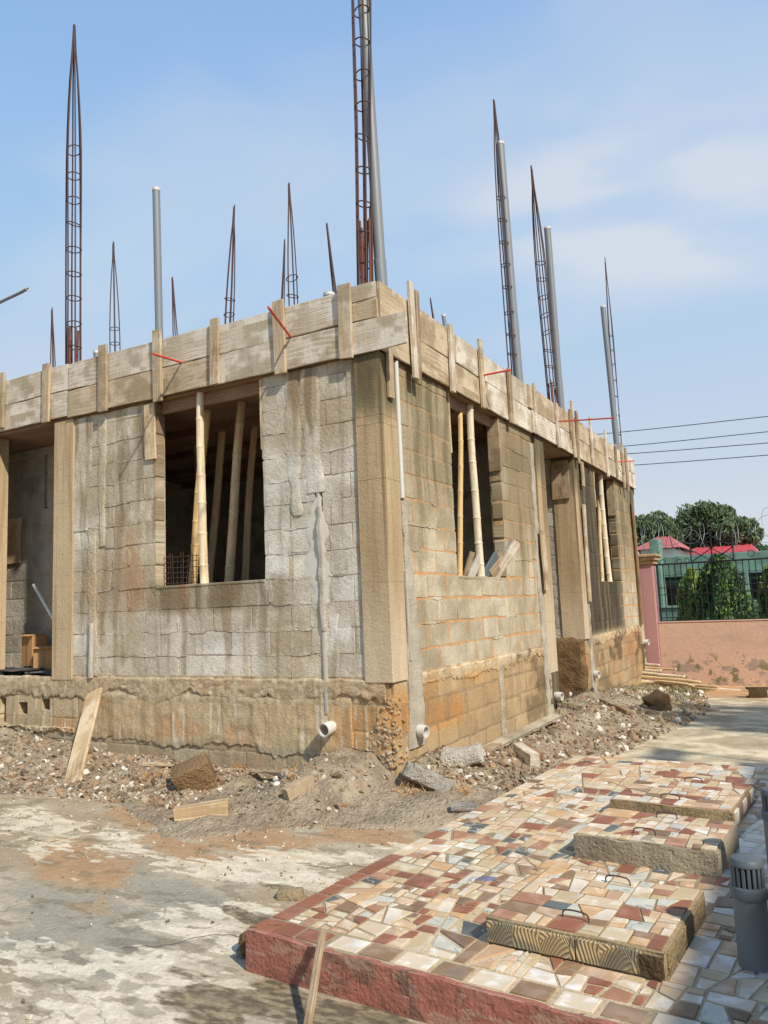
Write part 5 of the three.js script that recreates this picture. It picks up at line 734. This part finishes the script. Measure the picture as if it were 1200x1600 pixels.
{ const t = thing('boundary_wall', 'low salmon painted boundary wall with peeling paint at its foot', 'wall', null, [0, groundY(BZ), BZ]); mesh('panel', cb(0.27, 7.5, 0, 0.79 + 0.52, -0.16, 0, 0.01), salM, t); mesh('coping', cb(0.27, 7.5, 1.311, 1.335, -0.17, 0.012, 0.005), salM, t); }
{ const y0 = groundY(BZ), t = thing('gate_pillar', 'tall mauve pillar with stepped cream cap at the wall end', 'pillar', null, [0.02, y0, BZ - 0.1]); mesh('shaft', cb(-0.24, 0.25, 0, 2.58, -0.2, 0.19, 0.01), mauveM, t); for (const [e, a, b] of [[0.045, 2.582, 2.66], [0.09, 2.662, 2.74], [0.13, 2.742, 2.80]]) mesh('cap_course', cb(-0.24 - e, 0.25 + e, a, b, -0.2 - e, 0.19 + e, 0.012), capM, t); }
{ const t = thing('iron_railing', 'black iron railing with upright bars and crossed panel on the boundary wall', 'railing', null, [0, 0.815, BZ - 0.08]);
  const Y = (py, px = 1120) => onZ(px, py, BZ - 0.08).y - 0.815, X = (px) => onZ(px, 930, BZ - 0.08).x, top = Y(877, 1120), r = 0.011, bar = (n, a, b, q = r) => mesh(n, rod(V(...a), V(...b), q, 6), M.iron, t);
  bar('rail', [0.3, 0.02, 0], [7.4, 0.02, 0], 0.02); bar('rail', [0.28, top, 0], [7.4, top, 0], 0.02); bar('post', [0.34, 0, 0], [0.34, top, 0], 0.022);
  for (let x = 0.46, k = 0; x < 7.3; x += 0.122, k++) bar('bar', [x, 0.02, 0], [x, top, 0]);
  for (const [a, b, py] of [[1030, 1078, 915], [1030, 1078, 963], [1076, 1146, 888], [1145, 1168, 898], [1145, 1168, 906], [1150, 1215, 963], [1166, 1215, 915], [1166, 1215, 924], [1030, 1215, 926]]) bar('cross_bar', [X(a), Y(py), 0.01], [X(b), Y(py), 0.01], 0.01);
  const ring = (px, py, q) => { const m = mesh('scroll', new THREE.TorusGeometry(q, 0.008, 5, 20), M.iron, t); m.position.set(X(px), Y(py), 0.01); };
  ring(1161, 913, 0.07); ring(1161, 924, 0.045); ring(1060, 930, 0.07); ring(1072, 930, 0.07); ring(1152, 938, 0.07); ring(1040, 874, 0.06); ring(1066, 874, 0.05); ring(1078, 873, 0.05); ring(1180, 868, 0.06);
  for (const px of [1085, 1118, 1152]) bar('lattice_post', [X(px), top, 0], [X(px), Y(830), 0], 0.016);
  for (const [a, b] of [[1085, 1118], [1118, 1152]]) for (const [p, q] of [[876, 856], [856, 836]]) { bar('lattice_bar', [X(a), Y(p), 0.01], [X(b), Y(q), 0.01], 0.012); bar('lattice_bar', [X(a), Y(q), -0.01], [X(b), Y(p), -0.01], 0.012); }
  bar('lattice_bar', [X(1085), Y(845), 0], [X(1118), Y(846), 0], 0.01); }
{ const pts = [], n = 300; for (let i = 0; i <= n; i++) { const s = i / n, a = s * Math.PI * 2 * 17; pts.push(V(-0.1 + s * 4.8 + Math.sin(a * 0.37) * 0.22 + Math.cos(a) * 0.22, 2.62 + Math.sin(a) * (0.30 + 0.14 * Math.sin(a * 0.21)) + 0.1 * Math.sin(a * 0.13), BZ - 0.1 + Math.cos(a + 0.6) * 0.26)); } tag(mesh('razor_wire', tube(pts, 0.0045, 5, 900), std({ color: C(150, 152, 152), roughness: 0.4, metalness: 0.6 })), 'looping coils of razor wire strung above the railing', 'razor wire'); }
// the teal house over the wall
const teal = bumped(greyT, gritT, 0.006, { color: C(156, 208, 200) }), tealD = bumped(greyT, gritT, 0.006, { color: C(134, 190, 184) }), winM = std({ color: C(52, 40, 36), roughness: 0.2 }), whiteM = std({ color: C(228, 226, 218), roughness: 0.9 }), roofM = std({ color: C(190, 70, 76), roughness: 0.6 }), roofM2 = std({ color: C(170, 96, 88), roughness: 0.7 });
{ const Z = -26, X = (px, z = Z) => onZ(px, 930, z).x, Y = (py, px = 1120, z = Z) => onZ(px, py, z).y, gy = -0.52, t = thing('teal_house', 'teal painted flat roofed house behind the railing', 'house', null, [X(1120), gy, Z]), bx = (n, px0, px1, y0, y1, z0, z1, m, par = t) => mesh(n, cb(X(px0, z1) - t.position.x, X(px1, z1) - t.position.x, y0 - gy, y1 - gy, z0 - Z, z1 - Z, 0.02), m, par);
  bx('wall', 1020, 1330, gy, Y(878), -36, Z, teal); bx('parapet', 1012, 1330, Y(896), Y(866), -36, Z + 0.55, teal); bx('ledge', 1010, 1330, Y(899), Y(896) - 0.01, -36, Z + 0.75, tealD);
  bx('terrace_wall', 1012, 1330, gy, Y(948, 1120, -23.6), -23.8, -23.6, tealD); bx('terrace_coping', 1012, 1330, Y(948, 1120, -23.6) + 0.004, Y(944, 1120, -23.6), -23.86, -23.52, teal); bx('pier', 1021, 1036, gy, Y(842, 1030, -24.6), -25.4, -24.6, teal); bx('pier', 1163, 1172, gy, Y(896), -25.6, -25.2, teal); bx('lintel_band', 1036, 1330, Y(908), Y(903), Z, Z + 0.3, tealD);
  for (const [a, b, p, q] of [[1042, 1074, 912, 952], [1172, 1200, 905, 938], [1100, 1130, 912, 940]]) { const g = part('window', t); bx('pane', a, b, Y(q), Y(p), Z - 0.02, Z + 0.02, winM, g); bx('frame', a - 1.5, a, Y(q), Y(p), Z, Z + 0.06, whiteM, g); bx('frame', b, b + 1.5, Y(q), Y(p), Z, Z + 0.06, whiteM, g); for (let k = 1; k < 5; k++) bx('grille_bar', mix(a, b, k / 5) - 0.3, mix(a, b, k / 5) + 0.3, Y(q), Y(p), Z + 0.04, Z + 0.06, M.iron, g); } }
function hipRoof(label, px0, px1, pyE, pyR, rx0, rx1, z, dep, mat, wallM) { const a = onZ(px0, pyE, z), b = onZ(px1, pyE, z), h = onZ((px0 + px1) / 2, pyR, z).y - a.y + 0.3, x0 = a.x, x1 = b.x, r0 = onZ(rx0, pyE, z).x, r1 = onZ(rx1, pyE, z).x, o = V((x0 + x1) / 2, -0.52, z), t = thing('red_roofed_house', label, 'house', null, o.toArray());
  const P = [[x0, a.y, z], [x1, a.y, z], [x1, a.y, z - dep], [x0, a.y, z - dep], [r0, a.y + h, z - dep / 2], [r1, a.y + h, z - dep / 2]].map((p) => V(...p).sub(o)), pos = []; const tri = (...k) => k.forEach((q) => pos.push(P[q].x, P[q].y, P[q].z)); tri(0, 1, 5); tri(0, 5, 4); tri(1, 2, 5); tri(2, 3, 4); tri(2, 4, 5); tri(3, 0, 4); const g = new THREE.BufferGeometry(); g.setAttribute('position', new THREE.Float32BufferAttribute(pos, 3)); g.computeVertexNormals(); const roof = mesh('roof', boxUV(g), mat, t);
  const n = Math.round((x1 - x0) / 0.35); for (let k = 1; k < n; k++) { const s = k / n, p = P[0].clone().lerp(P[1], s), q = P[4].clone().lerp(P[5], clamp((s - 0.2) / 0.6)); mesh('roof_rib', rod(p.add(V(0, 0.02, 0)), q.add(V(0, 0.02, 0)), 0.03, 5), mat, roof); }
  mesh('wall', cb(x0 + 0.4 - o.x, x1 - 0.4 - o.x, 0, a.y - o.y, -dep + 0.4, -0.4, 0.02), wallM, t); return t; }
hipRoof('white house under a bright red sheet roof behind the teal house', 1050, 1182, 869, 856, 1075, 1168, -40, 9, roofM, whiteM);
hipRoof('small house with faded red hipped roof behind the mauve pillar', 985, 1064, 860, 843, 1012, 1034, -33, 6, roofM2, whiteM);
// foliage
const leafM = (r, g, b) => new THREE.MeshPhysicalMaterial({ color: C(r, g, b), roughness: 0.75, side: THREE.DoubleSide, transmission: 0.25, thickness: 0 });
function leaves(n, place, size, out = [], stretch = 1.6) { const pos = []; const q = new THREE.Quaternion(), e = new THREE.Euler(), a = V(0, 0, 0); for (let i = 0; i < n; i++) { const [c, up] = place(i); if (!c) continue; const s = size * rr(0.6, 1.3); e.set(rr(-1.2, 1.2) * (up ? 0.4 : 1), rr(0, 6.28), rr(-1.2, 1.2) * (up ? 0.4 : 1)); q.setFromEuler(e); const P = [[-0.35 * s, 0, 0], [0, -s * stretch * 0.5, 0.08 * s], [0.35 * s, 0, 0], [0, s * stretch * 0.5, -0.08 * s]].map((p) => V(...p).applyQuaternion(q).add(c)); for (const k of [0, 1, 2, 0, 2, 3]) pos.push(P[k].x, P[k].y, P[k].z); } const g = new THREE.BufferGeometry(); g.setAttribute('position', new THREE.Float32BufferAttribute(pos, 3)); g.computeVertexNormals(); return g; }
function tree(label, x, z, h, cr, lobes, n, size, mats, group) {
  const y0 = groundY(z), t = thing('tree', label, 'tree', group, [x, y0, z]), tips = [];
  mesh('trunk', tube([V(0, -0.1, 0), V(rr(-0.2, 0.2), h * 0.3, 0), V(rr(-0.3, 0.3), h * 0.6, 0), V(0, h * 0.8, 0)], h * 0.025, 8, 12), M.woodD, t);
  for (let k = 0; k < lobes; k++) { const a = rr(0, 6.28), el = rr(-0.5, 1.2), R = cr * rr(0.45, 0.85), p = V(Math.cos(a) * Math.cos(el) * R, h * 0.72 + Math.sin(el) * R * 0.75, Math.sin(a) * Math.cos(el) * R); tips.push([p, cr * rr(0.2, 0.4)]); mesh('limb', tube([V(0, h * 0.4, 0), p.clone().multiplyScalar(0.5).add(V(0, h * 0.28, 0)), p], h * 0.008, 5, 6), M.woodD, t); }
  mats.forEach((m, j) => { const g = leaves(Math.floor(n / mats.length), () => { const [c, r] = tips[Math.floor(rnd() * tips.length)], d = V(rr(-1, 1), rr(-1, 1), rr(-1, 1)); if (d.lengthSq() > 1 || d.lengthSq() < 0.12) return [null]; return [c.clone().addScaledVector(d, r), false]; }, size); const q = mesh('crown', g, m, t); });
  return t;
}
const dk = leafM(84, 104, 62), md = leafM(112, 130, 80), lt = leafM(140, 150, 96);
const treeAt = (px, py, d) => atDepth(px, py, d);
for (const [px, py, d, cr, label, n] of [[1010, 838, 46, 2.2, 'dark broad tree beyond the roofs next to the house corner', 9000], [1058, 836, 52, 2.7, 'olive green tree rising over the faded red roof', 10000], [1115, 824, 50, 2.6, 'tallest dark green tree rising behind the crossed iron panel', 11000], [1152, 828, 47, 1.35, 'ragged tree with open branches beside the tallest tree', 5000], [1185, 868, 60, 1.6, 'low distant treetop beyond the teal house', 3000]]) { const p = treeAt(px, py, d); tree(label, p.x, p.z, p.y / 0.72 + 0.4, cr, 20, n * 2, 0.19, [dk, md, px > 1050 && px < 1100 ? lt : dk], 'trees beyond the teal house'); }
function conifer(label, px, pyTop, pyBase, z, wpx, n, mats) { const top = onZ(px, pyTop, z), x = onZ(px, 940, z).x, r = wpx / 2 / F * depthOf(V(x, 1, z)), y0 = -0.52, h = top.y - y0, t = thing('conifer_shrub', label, 'shrub', 'conifer shrubs behind the railing', [x, y0, z]); mesh('trunk', tube([V(0, -0.05, 0), V(0, h * 0.5, 0), V(0, h * 0.8, 0)], 0.05, 6), M.woodD, t);
  mats.forEach((m) => mesh('foliage', leaves(Math.floor(n / mats.length), () => { const s = Math.pow(rnd(), 0.8), a = rr(0, 6.28), lob = 0.82 + 0.16 * Math.sin(a * 4 + s * 3) + 0.5 * (n2(a * 3, s * 7) - 0.5), R = r * lob * Math.min(1, Math.pow(1 - s * 0.97, 0.55) * 1.2) * Math.sqrt(rr(0.3, 1)); return [V(Math.cos(a) * R, 0.05 + s * h + rr(-0.05, 0.08), Math.sin(a) * R), rnd() < 0.4]; }, 0.08, [], 1.7), m, t)); }
const th1 = leafM(58, 92, 38), th2 = leafM(102, 138, 52), th3 = leafM(150, 160, 62);
conifer('large bright green conifer shrub in front of the teal house', 1128, 874, 975, -15, 108, 14000, [th1, th1, th2]);
conifer('yellowish green conifer shrub beside the large one, under the window', 1084, 896, 972, -16, 72, 7000, [th2, th3]);
conifer('conifer shrub beside the second teal house window', 1208, 890, 972, -16, 66, 5000, [th1, th3]);
// overhead cables
[[[880, 684], [1215, 649], 'topmost overhead cable beyond the roof end'], [[880, 706], [1215, 673], 'second overhead cable from the top beyond the roof'], [[880, 716], [1215, 691], 'third overhead cable from the top beyond the roof'], [[880, 734], [1215, 710], 'lowest overhead cable beyond the roof end']].forEach(([p, q, label]) => { const a = atDepth(...p, 46), b = atDepth(...q, 40), e = b.clone().sub(a), A = a.clone().addScaledVector(e, -0.8), B = b.clone().addScaledVector(e, 1.2); tag(mesh('power_cable', tube([A, a, a.clone().add(b).multiplyScalar(0.5).add(V(0, -0.03, 0)), b, B], 0.022, 5, 24), M.iron), label, 'cable', 'overhead cables'); });
// the neighbour whose eave shades the path (outside the frame, its shade is in the photograph)
{ const t = thing('neighbour_house', 'salmon neighbour house with deep eave across the path', 'house', null, [6.5, -0.2, 4.5]); mesh('wall', cb(-0.8, 3.5, -0.3, 2.62, -5.0, 6.5, 0.02), salM, t); mesh('eave', cb(-1.23, 4.0, 2.62, 2.76, -5.4, 7, 0.02), capM, t); for (const z of [-5.2, -4.5]) mesh('roof_post', cb(-0.46, -0.40, 2.76, 4.45, z - 0.03, z + 0.03, 0.005), M.iron, t); mesh('roof_board', cb(-0.45, -0.41, 4.02, 4.40, -5.25, -4.45, 0.005), M.iron, t); }
tree('shade tree beside the neighbour house across the path', 8.0, -3.6, 5.6, 2.0, 16, 5000, 0.22, [md, dk], null);
renderer.render(scene, camera);
